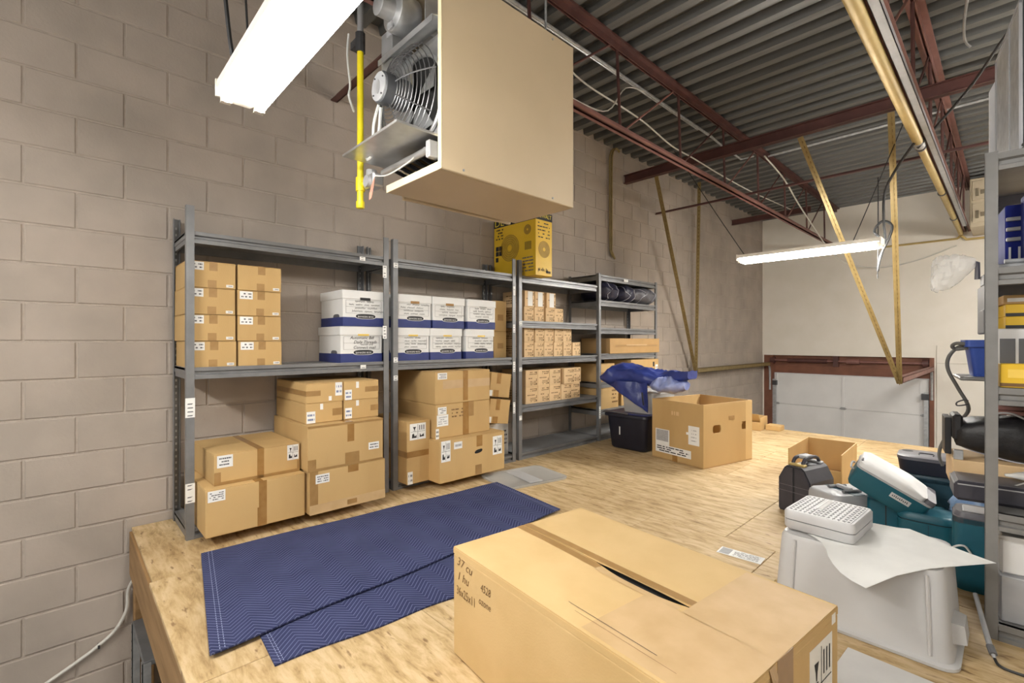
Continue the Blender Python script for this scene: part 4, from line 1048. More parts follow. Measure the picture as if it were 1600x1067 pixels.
quilt('blue quilted moving blanket lying underneath, only its near edge showing', [(1.05, .56), (1.08, 1.72), (1.955, 1.70), (1.832, .510)], .0008, 3, wave=.003)
quilt('large blue quilted moving blanket lying on top in front of the shelves', [(.73, .504), (.857, 2.361), (1.556, 2.269), (1.645, .362)], .0145, 1)

# plastic lid beside the blanket
lid = ob('plastic_cover', MB().loft([rrect(0, 0, .42, .56, .05, 0), rrect(0, 0, .43, .57, .055, .010), rrect(0, 0, .43, .57, .055, .016), rrect(0, 0, .39, .53, .04, .016), rrect(0, 0, .37, .51, .04, .010)]), 'lidclear', None, (.865, 2.635, .0012), rad(-11), smooth=True)
tag(lid, 'clear plastic storage lid lying on the plywood by the shelves', 'lid')
ob('stiffening_rib', MB().cbox(-.17, .17, -.06, .06, .010, .014, .002), 'frost', lid)

# foreground carton, its top sagging along the taped slot
A = Vector((2.176, .979)); ux = Vector((.938, -.095)).normalized(); uy = Vector((.068, .619)).normalized()
Lb, Wb, Hb = .945, .622, .365
ctr = A + ux*Lb/2 + uy*Wb/2
rot = math.atan2(ux.y, ux.x)
s = (Lb, Wb, Hb)
fg = ob('large_carton', MB().cbox(-Lb/2, Lb/2, -Wb/2, Wb/2, 0, Hb-.022, .004), 'kraft_light', None, (ctr.x, ctr.y, .001), rot)
tag(fg, 'very large tan carton in the foreground with a dark slit in its top', 'carton')
rim = MB()
for (xa, xb, ya, yb) in ((-Lb/2, Lb/2, -Wb/2, -Wb/2+.006), (-Lb/2, Lb/2, Wb/2-.006, Wb/2), (-Lb/2, -Lb/2+.006, -Wb/2+.006, Wb/2-.006), (Lb/2-.006, Lb/2, -Wb/2+.006, Wb/2-.006)):
    rim.box(xa, xb, ya, yb, Hb-.022, Hb-.0045)
ob('wall_edge', rim, 'kraft_light', fg)
ob('slit_shade', MB().box(-.12, .30, -.09, .09, Hb-.0218, Hb-.0205), 'blackhole', fg)  # black plate under the slit, painting the shade inside the carton
SL0, SL1 = -.075, .215       # the slit along local x
def flap_mb(sgn, bend):
    nx, ny = 30, 10; vs = []; fs = []
    for lay in (0, 1):
        for i in range(nx+1):
            x = -Lb/2+.001 + (Lb-.002)*i/nx
            for j in range(ny+1):
                t = j/ny
                gap = .0
                if SL0 < x < SL1: gap = .014*math.sin(math.pi*(x-SL0)/(SL1-SL0))**.6
                yin = sgn*(.0006 + (gap if sgn < 0 else gap*.3)) ; yout = sgn*(Wb/2-.001)
                y = yout + (yin-yout)*t
                sag = bend*math.exp(-((x-.07)/.24)**2)*(t**2.2)
                vs.append((x, y, Hb - sag - (0.0045 if lay == 0 else 0)))
    n1 = (nx+1)*(ny+1)
    for i in range(nx):
        for j in range(ny):
            q = [i*(ny+1)+j, (i+1)*(ny+1)+j, (i+1)*(ny+1)+j+1, i*(ny+1)+j+1]
            fs.append(tuple(q)); fs.append(tuple(n1+k for k in q))
    for i in range(nx):
        for j in (0, ny): fs.append((i*(ny+1)+j, (i+1)*(ny+1)+j, n1+(i+1)*(ny+1)+j, n1+i*(ny+1)+j))
    for j in range(ny):
        for i in (0, nx): fs.append((i*(ny+1)+j, i*(ny+1)+j+1, n1+i*(ny+1)+j+1, n1+i*(ny+1)+j))
    return MB().add(vs, fs)
ob('flap', flap_mb(-1, .012), 'kraft_light', fg, smooth=30)
ob('flap', flap_mb(1, .002), 'kraft_light', fg, smooth=30)
def strip(name, y0, y1, x0, x1, mat, bend, lift=.0008):
    n = 24; vs = []
    for i in range(n+1):
        x = x0 + (x1-x0)*i/n
        for y in (y0, y1):
            t = 1 - abs(y)/(Wb/2); sag = bend*math.exp(-((x-.07)/.24)**2)*(max(t, 0)**2.2)
            vs.append((x, y, Hb - sag + lift))
    return ob(name, MB().add(vs, [(2*i, 2*i+2, 2*i+3, 2*i+1) for i in range(n)]), mat, fg, recalc=False)
strip('tape', .003, .030, -Lb/2, SL1+.03, 'tape_soft', .002)
strip('tape', -.034, -.004, -Lb/2, SL0, 'tape_soft', .012)
strip('tape', -.040, -.015, SL0, SL1, 'tape_dim', .012)
strip('wide_tape', -.045, .30, .235, Lb/2-.001, 'tape_dim', .001, .0005)
strip('wide_tape', -.30, -.045, .12, Lb/2-.001, 'tape_dim', .004, .0004)
strip('cut_line', -.0008, .0008, -Lb/2, SL0, 'ink_brown', .012, .0013)
strip('crease', -.245, -.2435, .02, .30, 'ink', .0002, .0012)
strip('crease', -.262, -.261, .06, .36, 'ink_brown', .0002, .0012)
ob('torn_tape', MB().loft([[(Lb/2+.001, -.09+.01*k, Hb-.002) for k in range(4)], [(Lb/2+.006, -.085+.009*k, Hb-.03+.004*math.sin(k*2)) for k in range(4)], [(Lb/2+.003, -.075+.006*k, Hb-.07) for k in range(4)], [(Lb/2+.010, -.068+.003*k, Hb-.10) for k in range(4)]], cap=False, closed=False), 'tape_clear', fg)
tape_band(fg, s, 'f', (.42, .35, .55, 1.0), 'tape_soft')
# handwriting at the left upper corner of the long near side
lettering(fg, s, 'l', .075, .885, '37 cu', .042, 'ink_brown', 'handwriting', .0010, shear=.25, rot=-4)
lettering(fg, s, 'l', .065, .76, '1 hu', .040, 'ink_brown', 'handwriting', .0010, shear=.25)
lettering(fg, s, 'l', .085, .62, '36x25x11', .042, 'ink_brown', 'handwriting', .0010, width=.11)
lettering(fg, s, 'l', .205, .80, '4528', .036, 'ink_brown', 'handwriting', .0010, shear=.2, width=.055)
lettering(fg, s, 'l', .20, .68, 'ozone', .034, 'ink_brown', 'handwriting', .0010, shear=.2, width=.065)
pictogram_label(fg, s, 'f', (.70, .30, .93, .86))
decal(fg, s, 'f', (.93, .90, .97, .97), 'paper', 'small_label')

# white board lying on the floor right of the big carton
wp = tag(ob('white_board', MB().cbox(-.26, .26, -.21, .21, 0, .016, .002), 'offwhite', None, (3.36, 1.745, .001), rad(-3)), 'white board lying on the plywood right of the tan foreground carton', 'board')

# shipping slip on the floor
s = (.085, .205, .0012)
sl = tag(ob('paper_slip', MB().box(-.0425, .0425, -.1025, .1025, 0, .0012), 'paper', None, (2.566, 2.466, .0006), rad(-86)), 'white printed slip with a grey block lying on the plywood', 'paper slip')
decal(sl, s, 't', (.04, .08, .28, .92), 'paper_gray', 'grey_block', .0006)
print_marks(sl, s, 't', (.34, .12, .92, .88), 6, 'ink_soft', 'print', .0010, 4, .35)

# white frosted tub turned upside down
tub = empty('storage_tub', (3.10, 2.30, 0)); tag(tub, 'frosted white plastic tub turned upside down behind the tan carton', 'tub')
rg = [rrect(0, .0, .575, .46, .05, .002), rrect(0, 0, .575, .46, .05, .012), rrect(0, 0, .545, .43, .045, .016), rrect(0, 0, .53, .42, .045, .05), rrect(0, 0, .50, .385, .05, .285), rrect(0, 0, .485, .37, .05, .300)]
ob('tub_shell', MB().loft(rg), 'frost', tub, smooth=50)
hd = MB(); hd.M = Matrix.Translation((.265, -.06, .085))
hd.loft([[(0, -.06, -.035), (.035, -.05, -.03), (.035, .05, -.03), (0, .06, -.035)], [(-.006, -.06, .035), (.028, -.05, .03), (.028, .05, .03), (-.006, .06, .035)]])
ob('tub_handle', hd, 'frost', tub)
for x in (-.19, .205): ob('tub_rib', MB().tube([(x*1.05, -.213, .03), (x, -.196, .285)], .006, 6), 'frost', tub, smooth=True)

# white sheet over the tub
px_ = [(-.16, -.15), (-.055, -.295), (.075, -.405), (.365, .02), (.115, .20), (-.03, .16)]
def sheet_mb():
    n = 14; c0 = Vector((.06, -.06)); vs = []; fs = []
    outline = []
    for i in range(6):
        a, b = Vector(px_[i]), Vector(px_[(i+1) % 6])
        for k in range(4):
            t = k/4; m = a.lerp(b, t); bulge = {0: .018, 1: -.020, 2: .012}.get(i, 0)*math.sin(math.pi*t)
            d = (b-a).normalized(); m = m + Vector((-d.y, d.x))*bulge; outline.append(m)
    N_o = len(outline); R_ = 5
    for lay in (0, 1):
        vs.append((c0.x, c0.y, .304 + lay*.0012))
        for r_ in range(1, R_+1):
            for p in outline:
                q = c0.lerp(p, r_/R_)
                over = max(0, -.185 - q.y)
                z = .304 + .004*abs(math.sin(q.x*21 + q.y*9)) + (.010*math.sin(q.x*9+1))*max(0, (q.x-.16)*4) - over*over*.8 + max(0, q.x-.26)*.10
                vs.append((q.x, q.y, z + lay*.0012))
    n1 = 1 + R_*N_o
    for lay in (0, 1):
        o_ = lay*n1
        for i in range(N_o):
            j = (i+1) % N_o; fs.append((o_, o_+1+i, o_+1+j))
            for r_ in range(R_-1): fs.append((o_+1+r_*N_o+i, o_+1+(r_+1)*N_o+i, o_+1+(r_+1)*N_o+j, o_+1+r_*N_o+j))
    return MB().add(vs, fs)
tag(ob('white_sheet', sheet_mb(), 'paper', None, (3.10, 2.30, 0), smooth=60), 'creased white sheet draped over the upside down tub', 'sheet')

# grey organizer case with a pitted lid
oc = empty('organizer_case', (2.985, 2.275, .312), rad(-3)); tag(oc, 'light grey organizer case with a pitted lid on the tub', 'case')
w, d = .245, .28
ob('case_base', MB().loft([rrect(0, 0, w-.012, d-.012, .02, 0), rrect(0, 0, w, d, .025, .008), rrect(0, 0, w, d, .025, .036)]), 'orggray', oc, smooth=40)
ob('case_seam', MB().loft([rrect(0, 0, w-.006, d-.006, .022, .036), rrect(0, 0, w-.006, d-.006, .022, .040)]), 'silver_dark', oc, smooth=40)
ob('case_lid', MB().loft([rrect(0, 0, w, d, .025, .040), rrect(0, 0, w, d, .025, .066), rrect(0, 0, w-.012, d-.012, .02, .074)]), 'orggray', oc, smooth=40)
pits = MB()
for i in range(13):
    for j in range(9):
        if 4 <= i <= 5 and j > 2: continue
        x = -.100 + i*.0165; y = -.11 + j*.0275
        pits.loft([rrect(x, y, .0085, .014, .003, .0742, 1), rrect(x, y, .0075, .012, .003, .0752, 1)])
ob('lid_pits', pits, 'silver_dark', oc)['kind'] = 'stuff'
ob('lid_plate', MB().cbox(-.036, -.014, -.03, .115, .074, .0755, .0005), 'paper', oc)
rb = MB()
for i in range(12): rb.box(-.108+i*.0195, -.1065+i*.0195, -.125, .125, .0742, .0758)
ob('lid_ribs', rb, 'silver', oc)
cl = tag(ob('brass_clip', MB().tube(smooth_path([(0, 0, .0), (.004, .01, .045), (.012, .01, .05), (.014, .0, .01)]), .0022, 6).tube(smooth_path([(.01, -.012, .0), (.014, -.003, .04), (.022, -.003, .045), (.024, -.013, .008)]), .0022, 6), 'goldpipe', None, (2.80, 2.20, .001), smooth=True), 'bent brass wire clip beside the upside down tub', 'clip')

# grey metal rod leaning at the right post
wd = empty('metal_wand', (3.462, 2.262, 0)); tag(wd, 'grey tapered metal wand leaning by the right shelf post', 'wand')
ob('shaft', MB().tube([(0, 0, .012), (-.01, .02, .03), (-.055, .22, .125)], .008, 10, radii=[.005, .0085, .007]), 'silver', wd, smooth=True)
ob('tip', MB().cyl((-.003, .006, .02), (-.012, .03, .035), .011, 10), 'silver_dark', wd, smooth=True)
ob('wand_cord', MB().tube(smooth_path([(0, 0, .010), (.012, -.03, .006), (.05, -.04, .006), (.16, -.03, .006), (.35, -.05, .006)]), .0045, 6), 'cordblack', wd, smooth=True)

# ---- tool cases
def case(name, label, loc, size, rot=(0,0,0), mat='teal', r=.03, lid=None, lidmat=None, group='cases piled beside the right shelving', seam=True, taper=.92):
    w, d, h = size
    o = empty(name, loc); o.rotation_euler = rot; tag(o, label, 'case', group)
    k = lid if lid is not None else .5
    ob('case_shell', MB().loft([rrect(0,0,w*taper,d*taper,r,0), rrect(0,0,w*.985,d*.985,r,h*.08), rrect(0,0,w,d,r,h*.2), rrect(0,0,w,d,r,h*k-.002)]), mat, o, smooth=45)
    if seam: ob('case_seam', MB().loft([rrect(0,0,w-.008,d-.008,r,h*k-.002), rrect(0,0,w-.008,d-.008,r,h*k+.003)]), 'ink', o)
    ob('case_lid', MB().loft([rrect(0,0,w,d,r,h*k+.003), rrect(0,0,w,d,r,h*.86), rrect(0,0,w*.97,d*.97,r,h*.95), rrect(0,0,w*.90,d*.90,r,h)]), lidmat or mat, o, smooth=45)
    return o
def handle(o, p, q, lift, r=.009, mat='casegray_light', name='handle'):
    p, q = Vector(p), Vector(q); up = Vector((0, 0, lift))
    ob(name, MB().tube(smooth_path([p, p+up*.75+(q-p)*.06, p+up+(q-p)*.2, p+up+(q-p)*.8, q+up*.75-(q-p)*.06, q]), r, 8), mat, o, smooth=True)
# dark grey jerrycan-shaped case
ca = empty('carry_case', (2.60, 3.44, 0), rad(-14)); tag(ca, 'dark grey carry case with a grip and brass latches before the open carton', 'case')
prof_ = [(-.090, 0), (.090, 0), (.098, .012), (.098, .205), (.062, .275), (.045, .29), (-.045, .29), (-.062, .275), (-.098, .205), (-.098, .012)]
def half(sg):
    return [(sg*.0015, 0)] + [(sg*x, z) for x, z in ((.090, 0), (.098, .012), (.098, .205), (.062, .275), (.045, .29))] + [(sg*.0015, .29)]
for sg in (-1, 1):
    hf_ = ob('case_half', MB().prism(half(sg), -.13, .13, 'y'), 'casegray', ca)
    fr_ = [(sg*.006, .008), (sg*.088, .010), (sg*.092, .018), (sg*.092, .200), (sg*.060, .265), (sg*.044, .28), (sg*.006, .28)]
    ob('front_panel', MB().prism(fr_, -.137, -.1301, 'y'), 'casegray', hf_)
ob('case_seam', MB().prism([(x*.97, z*.985+.001) for x, z in prof_], -.1312, .1312, 'y'), 'ink', ca)
ob('trim_line', MB().box(-.0995, .0995, -.1378, -.1365, .128, .131).box(-.0995, .0995, -.1378, -.1365, .165, .168), 'casegray_light', ca)
for y in (-.095, .095): ob('latch', MB().cbox(-.050, .050, y-.020, y+.020, .288, .306, .006), 'silver' if y > 0 else 'goldpipe', ca)
for sg in (-1, 1): ob('grip_arm', MB().tube(smooth_path([(sg*.030, -.095, .295), (sg*.030, -.075, .325), (sg*.028, -.04, .338), (sg*.028, .04, .338), (sg*.030, .075, .325), (sg*.030, .095, .295)]), .011, 8), 'casegray', ca, smooth=True)
ob('grip', MB().cbox(-.036, .036, -.045, .045, .326, .348, .008), 'silver', ca)
# small open carton behind it
def open_carton(name, label, loc, rot, a, b, h, t=.006, front=None, mat='kraft', holes=()):
    o = ob(name, MB().box(-a/2, a/2, -b/2, b/2, 0, t), 'kraft_in', None, loc, rot); tag(o, label, 'carton')
    hf = front or h
    def wall(mb): return ob('side_wall', mb, mat, o)
    wall(MB().box(-a/2, -a/2+t, -b/2, b/2, t, h))
    wall(MB().box(-a/2+t, a/2-t, b/2-t, b/2, t, h))
    wall(MB().box(-a/2+t, a/2-t, -b/2, -b/2+t, t, hf))
    if not holes: wall(MB().box(a/2-t, a/2, -b/2, b/2, t, h))
    else:
        mb = MB(); z0, z1 = holes[0][2], holes[0][3]
        mb.box(a/2-t, a/2, -b/2, b/2, t, z0).box(a/2-t, a/2, -b/2, b/2, z1, h)
        ys = [-b/2] + [v for hh in holes for v in hh[:2]] + [b/2]
        for k in range(0, len(ys), 2): mb.box(a/2-t, a/2, ys[k], ys[k+1], z0, z1)
        wall(mb)
        # cut corners of the holes, rounding them
        cm = MB()
        for (ya, yb, za, zb) in holes:
            c_ = (zb-za)*.32
            for (yy, sy) in ((ya, 1), (yb, -1)):
                for (zz, sz_) in ((za, 1), (zb, -1)):
                    cm.prism([(yy, zz), (yy+sy*c_, zz), (yy+sy*c_*.3, zz+sz_*c_*.3), (yy, zz+sz_*c_)], a/2-t+.0002, a/2-.0002, 'x')
        ob('hole_corner', cm, mat, o)
    e = .0008
    ed = MB().box(-a/2+e, -a/2+t-e, -b/2+e, b/2-e, h, h+.0008).box(a/2-t+e, a/2-e, -b/2+e, b/2-e, h, h+.0008).box(-a/2+t, a/2-t, b/2-t+e, b/2-e, h, h+.0008).box(-a/2+t, a/2-t, -b/2+e, -b/2+t-e, hf, hf+.0008)
    ob('raw_edge', ed, 'kraft_edge', o)
    return o
open_carton('open_carton', 'small open carton standing behind the dark grey carry case', (2.48, 4.355, .001), rad(2), .345, .59, .25, .007, front=.13)
# big open carton with hand holes
ax = Vector((.15, .659)); ang = math.atan2(-ax.x, ax.y)
b_, a_, h_ = .676, .558, .537
nrm = Vector((math.cos(ang), math.sin(ang)))
cc = Vector((1.727, 3.893)) + ax/2 - nrm*a_/2
bc_ = open_carton('open_carton', 'large open topped carton with hand holes standing in front of the block wall', (cc.x, cc.y, .001), ang, a_, b_, h_, .009, holes=[(-.215, -.105, .285, .355), (.185, .275, .285, .345)])
s = (a_, b_, h_)
decal(bc_, s, 'f', (.86, .02, 1.0, .995), 'kraft_light', 'glue_flap', .0006)
decal(bc_, s, 'f', (.50, .71, .62, .78), 'tape_soft', 'tape_scrap', .0010)
decal(bc_, s, 'l', (.42, .0, .52, .11), 'tape', 'tape', .0010)
decal(bc_, s, 'l', (.075, .20, .36, .50), 'paper', 'delivery_label', .0010, skew=0)
decal(bc_, s, 'l', (.09, .30, .34, .49), 'paper_gray', 'grey_block', .0016)
l_ = decal(bc_, s, 'l', (.075, .105, .78, .235), 'paper', 'delivery_label', .0013); print_marks(l_, s, 'l', (.10, .12, .74, .225), 3, 'ink', 'print', .0020, 6, .5)
l_ = decal(bc_, s, 'l', (.73, .34, .93, .64), 'paper', 'packing_slip', .0010); print_marks(l_, s, 'l', (.78, .38, .88, .60), 4, 'paper_gray', 'print', .0018, 7, .3)
decal(bc_, s, 'l', (.69, .49, .74, .53), 'paper', 'small_label', .0012)
print_marks(bc_, s, 'l', (.40, .76, .55, .84), 1, 'kraft_edge', 'print', .0010, 8, .8)

# black tote with a blue lid, clear container and blue jacket
tt = empty('storage_tote', (.885, 4.315, 0)); tag(tt, 'black plastic tote with a dark blue lid beside the open carton', 'tote')
ob('tote_body', MB().loft([rrect(0,0,.37,.50,.05,.001), rrect(0,0,.40,.53,.05,.02), rrect(0,0,.455,.585,.05,.32)]), 'navy', tt, smooth=50)
ob('tote_rim', MB().loft([rrect(0,0,.50,.63,.05,.325), rrect(0,0,.50,.63,.05,.350), rrect(0,0,.49,.62,.05,.356)]), 'navy', tt, smooth=50)
ob('tote_lid', MB().loft([rrect(0,0,.46,.59,.04,.356), rrect(0,0,.45,.58,.04,.366), rrect(0,0,.40,.53,.04,.362)]), 'bluelid', tt, smooth=50)
ob('tote_handle', MB().tube([(-.24, -.315, .36), (-.20, -.330, .375), (.05, -.325, .366)], .008, 8), 'casegray_light', tt, smooth=True)
ob('tote_label', MB().box(-.075, -.062, -.2875, -.2855, .145, .225), 'paper', tt)
cb = empty('clear_container', (.96, 4.33, .366)); tag(cb, 'translucent plastic container standing on the black tote', 'container')
ob('container_body', MB().loft([rrect(0,0,.33,.42,.04,.001), rrect(0,0,.36,.45,.04,.19)]), 'frostclear', cb, smooth=50)
ob('container_lid', MB().loft([rrect(0,0,.38,.47,.04,.191), rrect(0,0,.38,.47,.04,.205)]), 'frost', cb, smooth=50)
jk = empty('blue_jacket', (1.05, 4.20, .572)); tag(jk, 'crumpled royal blue nylon jacket heaped on the clear container', 'jacket')
def jk_top(u, v):
    x = -.43 + .88*u; a = 2*math.pi*v
    hw = .20*(1-.60*u**2) + .015*math.sin(u*14); hh = (.125 - .085*u)*(min(1, u*7+.35))
    zc = .125 + .050*u + .02*math.sin(u*7)
    y = math.copysign(abs(math.cos(a))**.8, math.cos(a))*hw - .03
    z = zc + math.copysign(abs(math.sin(a))**.9, math.sin(a))*hh
    n = creased((x*.8, y*1.6, z*1.8))
    return (x + n*.3, y - n*.5, z + n*(1 if math.sin(a) > -.2 else .4))
lumpy('jacket_body', jk_top, 60, 44, 'nylon', parent=jk, smooth=60)
def jk_skirt(u, v):
    x = -.40 + .49*u; k = v
    depth = .02 + .27*u**1.15
    z = .11 - depth*(k if k < .5 else 1-k)*2
    y = -.215 + (.0 if k < .5 else .010) + .018*math.sin(u*9+z*6) + creased((x*1.4, .3, z*.6), .6)
    return (x, y - .03*max(0, -z), z)
lumpy('jacket_skirt', jk_skirt, 36, 32, 'nylon', parent=jk, smooth=60)
def jk_light(u, v):
    x = .06 + .36*u; a = 2*math.pi*v; k = math.sin(math.pi*min(max(u, .03), .97))**.4
    y = -.06 + .17*k*math.cos(a); z = .085 + .08*k*math.sin(a)
    n = creased((x*2.6, y*1.2, z*1.2), .75)
    return (x, y - n, z + n)
lumpy('jacket_lining', jk_light, 44, 36, 'nylon_light', parent=jk, smooth=50)
ob('jacket_strap', MB().tube(smooth_path([(.06, -.24, .02), (.07, -.245, -.05), (.075, -.24, -.10)]), .008, 6), 'navy', jk, smooth=True)

# small open cartons at the far edge of the mezzanine
oc2 = open_carton('open_carton', 'small open carton at the far edge of the plywood behind the large one', (1.22, 6.18, .001), rad(4), .42, .30, .15, .006, front=.10)
ob('loose_flap', MB().obox((-.2, -.15, .15), (.2, -.15, .15), .004, .12, (0, -.5, .8)), 'kraft', oc2)
s = (.16, .16, .06); big('little closed carton at the far plywood edge by the door jamb', (1.53, 6.26, .001), s)

# crates and cases at right
cB = case('tool_case', 'teal case with a silver top and H shaped handle beside the dark grey case', (2.845, 3.235, 0), (.22, .30, .225), (0, 0, rad(-35)), 'teal_dark', .03, .72, 'silver')
for sx in (-.05, .05): ob('handle_foot', MB().tube([(sx, -.055, .232), (sx, .055, .232)], .010, 8), 'silver_dark', cB, smooth=True)
ob('handle', MB().cbox(-.05, .05, -.012, .012, .228, .248, .005), 'silver', cB)
ob('lid_slot', MB().box(-.10, .10, -.035, .035, .2235, .2262), 'teal_dark', cB)
cC = case('tool_case', 'upright teal case with a centre groove under the leaning case', (3.035, 3.265, 0), (.17, .16, .245), (0, 0, rad(6)), 'teal', .025, .90)
ob('groove', MB().box(-.006, -.001, -.0825, -.079, .01, .23), 'ink', cC)
cE = case('tool_case', 'low rounded teal case behind the frosted tub', (3.205, 3.19, 0), (.225, .22, .215), (0, 0, rad(2)), 'teal', .05, .82)
ob('groove', MB().box(.01, .013, -.1125, -.109, .01, .17), 'teal_dark', cE)
cF = case('tool_case', 'teal case with a grey top standing against the right shelf post', (3.425, 2.90, 0), (.215, .17, .335), (0, 0, rad(4)), 'teal', .035, .93, 'casegray_light')
ob('top_plate', MB().cbox(-.075, .045, -.06, .04, .333, .340, .004), 'orggray', cF)
ob('cable_loop', MB().tube(smooth_path([(-.12, -.10, .16), (-.10, -.11, .19), (-.07, -.11, .20), (-.05, -.10, .17)]), .004, 6), 'wirewhite', cF, smooth=True)
# leaning teal case with a white top
cD = empty('tool_case', (3.058, 3.17, .310)); cD.rotation_euler = (rad(8), rad(29), rad(10)); cD.scale = (.84, .84, .84); tag(cD, 'leaning teal case with a white lid and name plate, on top of the pile', 'case', 'cases piled beside the right shelving')
ob('case_shell', MB().loft([rrect(0,0,.37,.20,.025,-.09), rrect(0,0,.395,.225,.03,-.07), rrect(0,0,.40,.23,.03,.04)]), 'teal', cD, smooth=45)
ob('case_rim', MB().loft([rrect(0,0,.412,.242,.03,.040), rrect(0,0,.412,.242,.03,.052)]), 'silver', cD, smooth=45)
ob('case_lid', MB().loft([rrect(-.02,0,.36,.235,.03,.052), rrect(-.02,0,.36,.235,.03,.080), rrect(-.05,0,.27,.20,.04,.098)]), 'offwhite', cD, smooth=45)
ob('lid_end', MB().loft([rrect(.182,0,.050,.235,.015,.052), rrect(.182,0,.045,.225,.015,.080)]), 'casegray_light', cD, smooth=45)
ob('lid_clip', MB().cbox(-.20, -.13, -.09, -.04, .075, .090, .004), 'casegray', cD)
ob('end_latch', MB().tube(smooth_path([(-.203, -.06, .0), (-.22, -.05, .0), (-.22, .05, .0), (-.203, .06, .0)]), .006, 6), 'silver', cD, smooth=True)
npz = ob('name_plate', MB().cbox(.01, .115, -.1175, -.1145, -.020, .012, .001), 'orggray', cD)
pm_ = MB()
for k in range(9): pm_.box(.020+k*.0096, .0235+k*.0096, -.1181, -.1176, -.009, .001+.002*(k%3)).box(.020+k*.0096, .0268+k*.0096, -.1181, -.1176, -.009+.006*(k%2), -.006+.006*(k%2))
ob('plate_lettering', pm_, 'ink', npz)
# navy trunk on a teal case
cG0 = case('tool_case', 'dark teal case carrying the navy lidded case, deep in the pile', (3.20, 3.62, 0), (.27, .22, .325), (0, 0, rad(3)), 'teal_dark', .03, .92)
cG = empty('lidded_case', (3.195, 3.60, .3255), rad(4)); tag(cG, 'long navy case with a moulded grey lid at the back of the pile', 'case')
ob('case_shell', MB().loft([rrect(0,0,.29,.21,.05,.0), rrect(0,0,.31,.23,.055,.075)]), 'navy', cG, smooth=45)
ob('case_lid', MB().loft([rrect(0,0,.315,.235,.055,.075), rrect(0,0,.315,.235,.055,.092), rrect(0,0,.29,.21,.05,.098)]), 'casegray_light', cG, smooth=45)
ob('cup_hole', MB().cyl((-.115, .05, .0975), (-.115, .05, .099), .026, 16), 'ink', cG)
for x in (-.03, .09): ob('lid_ridge', MB().tube(smooth_path([(x-.03, -.05, .098), (x-.028, -.01, .102), (x+.028, -.01, .102), (x+.03, -.05, .098)]), .003, 6), 'casegray', cG, smooth=True)
# little grey cushion-like pouch by the small open carton
tag(lumpy('hose_coil', lambda u, v: ((.035+.012*math.cos(2*math.pi*v))*math.cos(5.2*u+.6)*.9, .012*math.sin(2*math.pi*v), .05+(.045+.012*math.cos(2*math.pi*v))*math.sin(5.2*u+.6)), 18, 8, 'silver'), 'silver bent tube end beside the dark grey carry case', 'tube').location = (2.36, 3.86, .006)
for (loc_, lab) in (((3.40, 3.30, .0), 'crumpled blue plastic film between the cases near the post'),):
    def film(u, v):
        a = 2*math.pi*v; k = math.sin(math.pi*min(max(u, .04), .96))**.5
        x = -.12+.24*u; y = .10*k*math.cos(a); z = .19 + .19*k*math.sin(a)
        n = mnoise.noise(Vector((x*16, y*14, z*12)))*.035
        return (x+n, y+n, max(0, z+n))
    o = lumpy('plastic_film', film, 14, 16, 'bluefilm', smooth=20); o.location = loc_; tag(o, lab, 'film')

# ================================================================== RIGHT HAND SHELVING (turned a little)
UR = Matrix.Translation((3.445, 2.43, 0)) @ Matrix.Rotation(rad(8), 4, 'Z')
ua = rad(8)
def UP(x, y, z): return UR @ Vector((x, y, z))
ur = empty('shelving_unit', (3.445, 2.43, 0), rad(1.0)); tag(ur, 'grey steel shelving unit cut off at the right edge, nearest the viewer', 'shelving')
UL, UD, UT = 1.20, .72, 1.752
def upost(x, y, sx, sy):
    return ob('post', MB().box(x, x+sx*.035, y, y+sy*.003, 0, UT).box(x, x+sx*.003, y, y+sy*.035, 0, UT), 'shelfmid', ur)
upost(-.012, 0, 1, 1); upost(UL, 0, -1, 1); upost(.018, UD, 1, -1); upost(UL, UD, -1, -1)
for z in (1.745, 1.335, .905, .455, .06):
    sh = ob('shelf', MB().box(-.008, UL-.004, .004, UD-.004, z-.010, z), 'shelfmid', ur)
    ob('front_beam', MB().prism([(.0, z), (.0, z-.022), (.012, z-.028), (.012, z-.042), (.0, z-.046), (.0, z-.062), (.02, z-.062), (.02, z)], .024, UL-.036, 'x'), 'shelfmid', sh)
    ob('side_beam', MB().box(-.008, .004, .036, UD-.036, z-.055, z-.0101), 'shelfmid', sh)
    ob('rear_beam', MB().box(.024, UL-.036, UD-.018, UD-.004, z-.055, z-.0101), 'shelfmid', sh)

# things standing on the right hand shelving, given in the unit's own frame
def ubox(name, label, cat, x0, x1, y0, y1, z0, z1, mat, c=.004, group=None):
    o = ob(name, MB().cbox(-(x1-x0)/2, (x1-x0)/2, -(y1-y0)/2, (y1-y0)/2, 0, z1-z0, c), mat, None, UP((x0+x1)/2, (y0+y1)/2, z0), ua)
    tag(o, label, cat, group); o['_s'] = (x1-x0, y1-y0, z1-z0)
    return o, (x1-x0, y1-y0, z1-z0)
o, s = ubox('steel_enclosure', 'galvanized steel box standing on top of the right shelving', 'box', .087, .60, .06, .55, 1.7455, 2.30, 'galv')
a, b, h = s
ob('black_front', MB().box(-a/2+.006, a/2-.006, -b/2-.002, -b/2+.001, .006, h-.006), 'blackmetal', o)
ob('frame_edge', MB().box(-a/2-.004, -a/2+.004, -b/2, -b/2+.012, 0, h).box(-a/2-.004, -a/2+.004, b/2-.012, b/2, 0, h).box(-a/2-.004, -a/2+.004, -b/2, b/2, h-.01, h+.001).box(-a/2-.004, -a/2+.001, -.06, -.03, 0, h), 'silver', o)
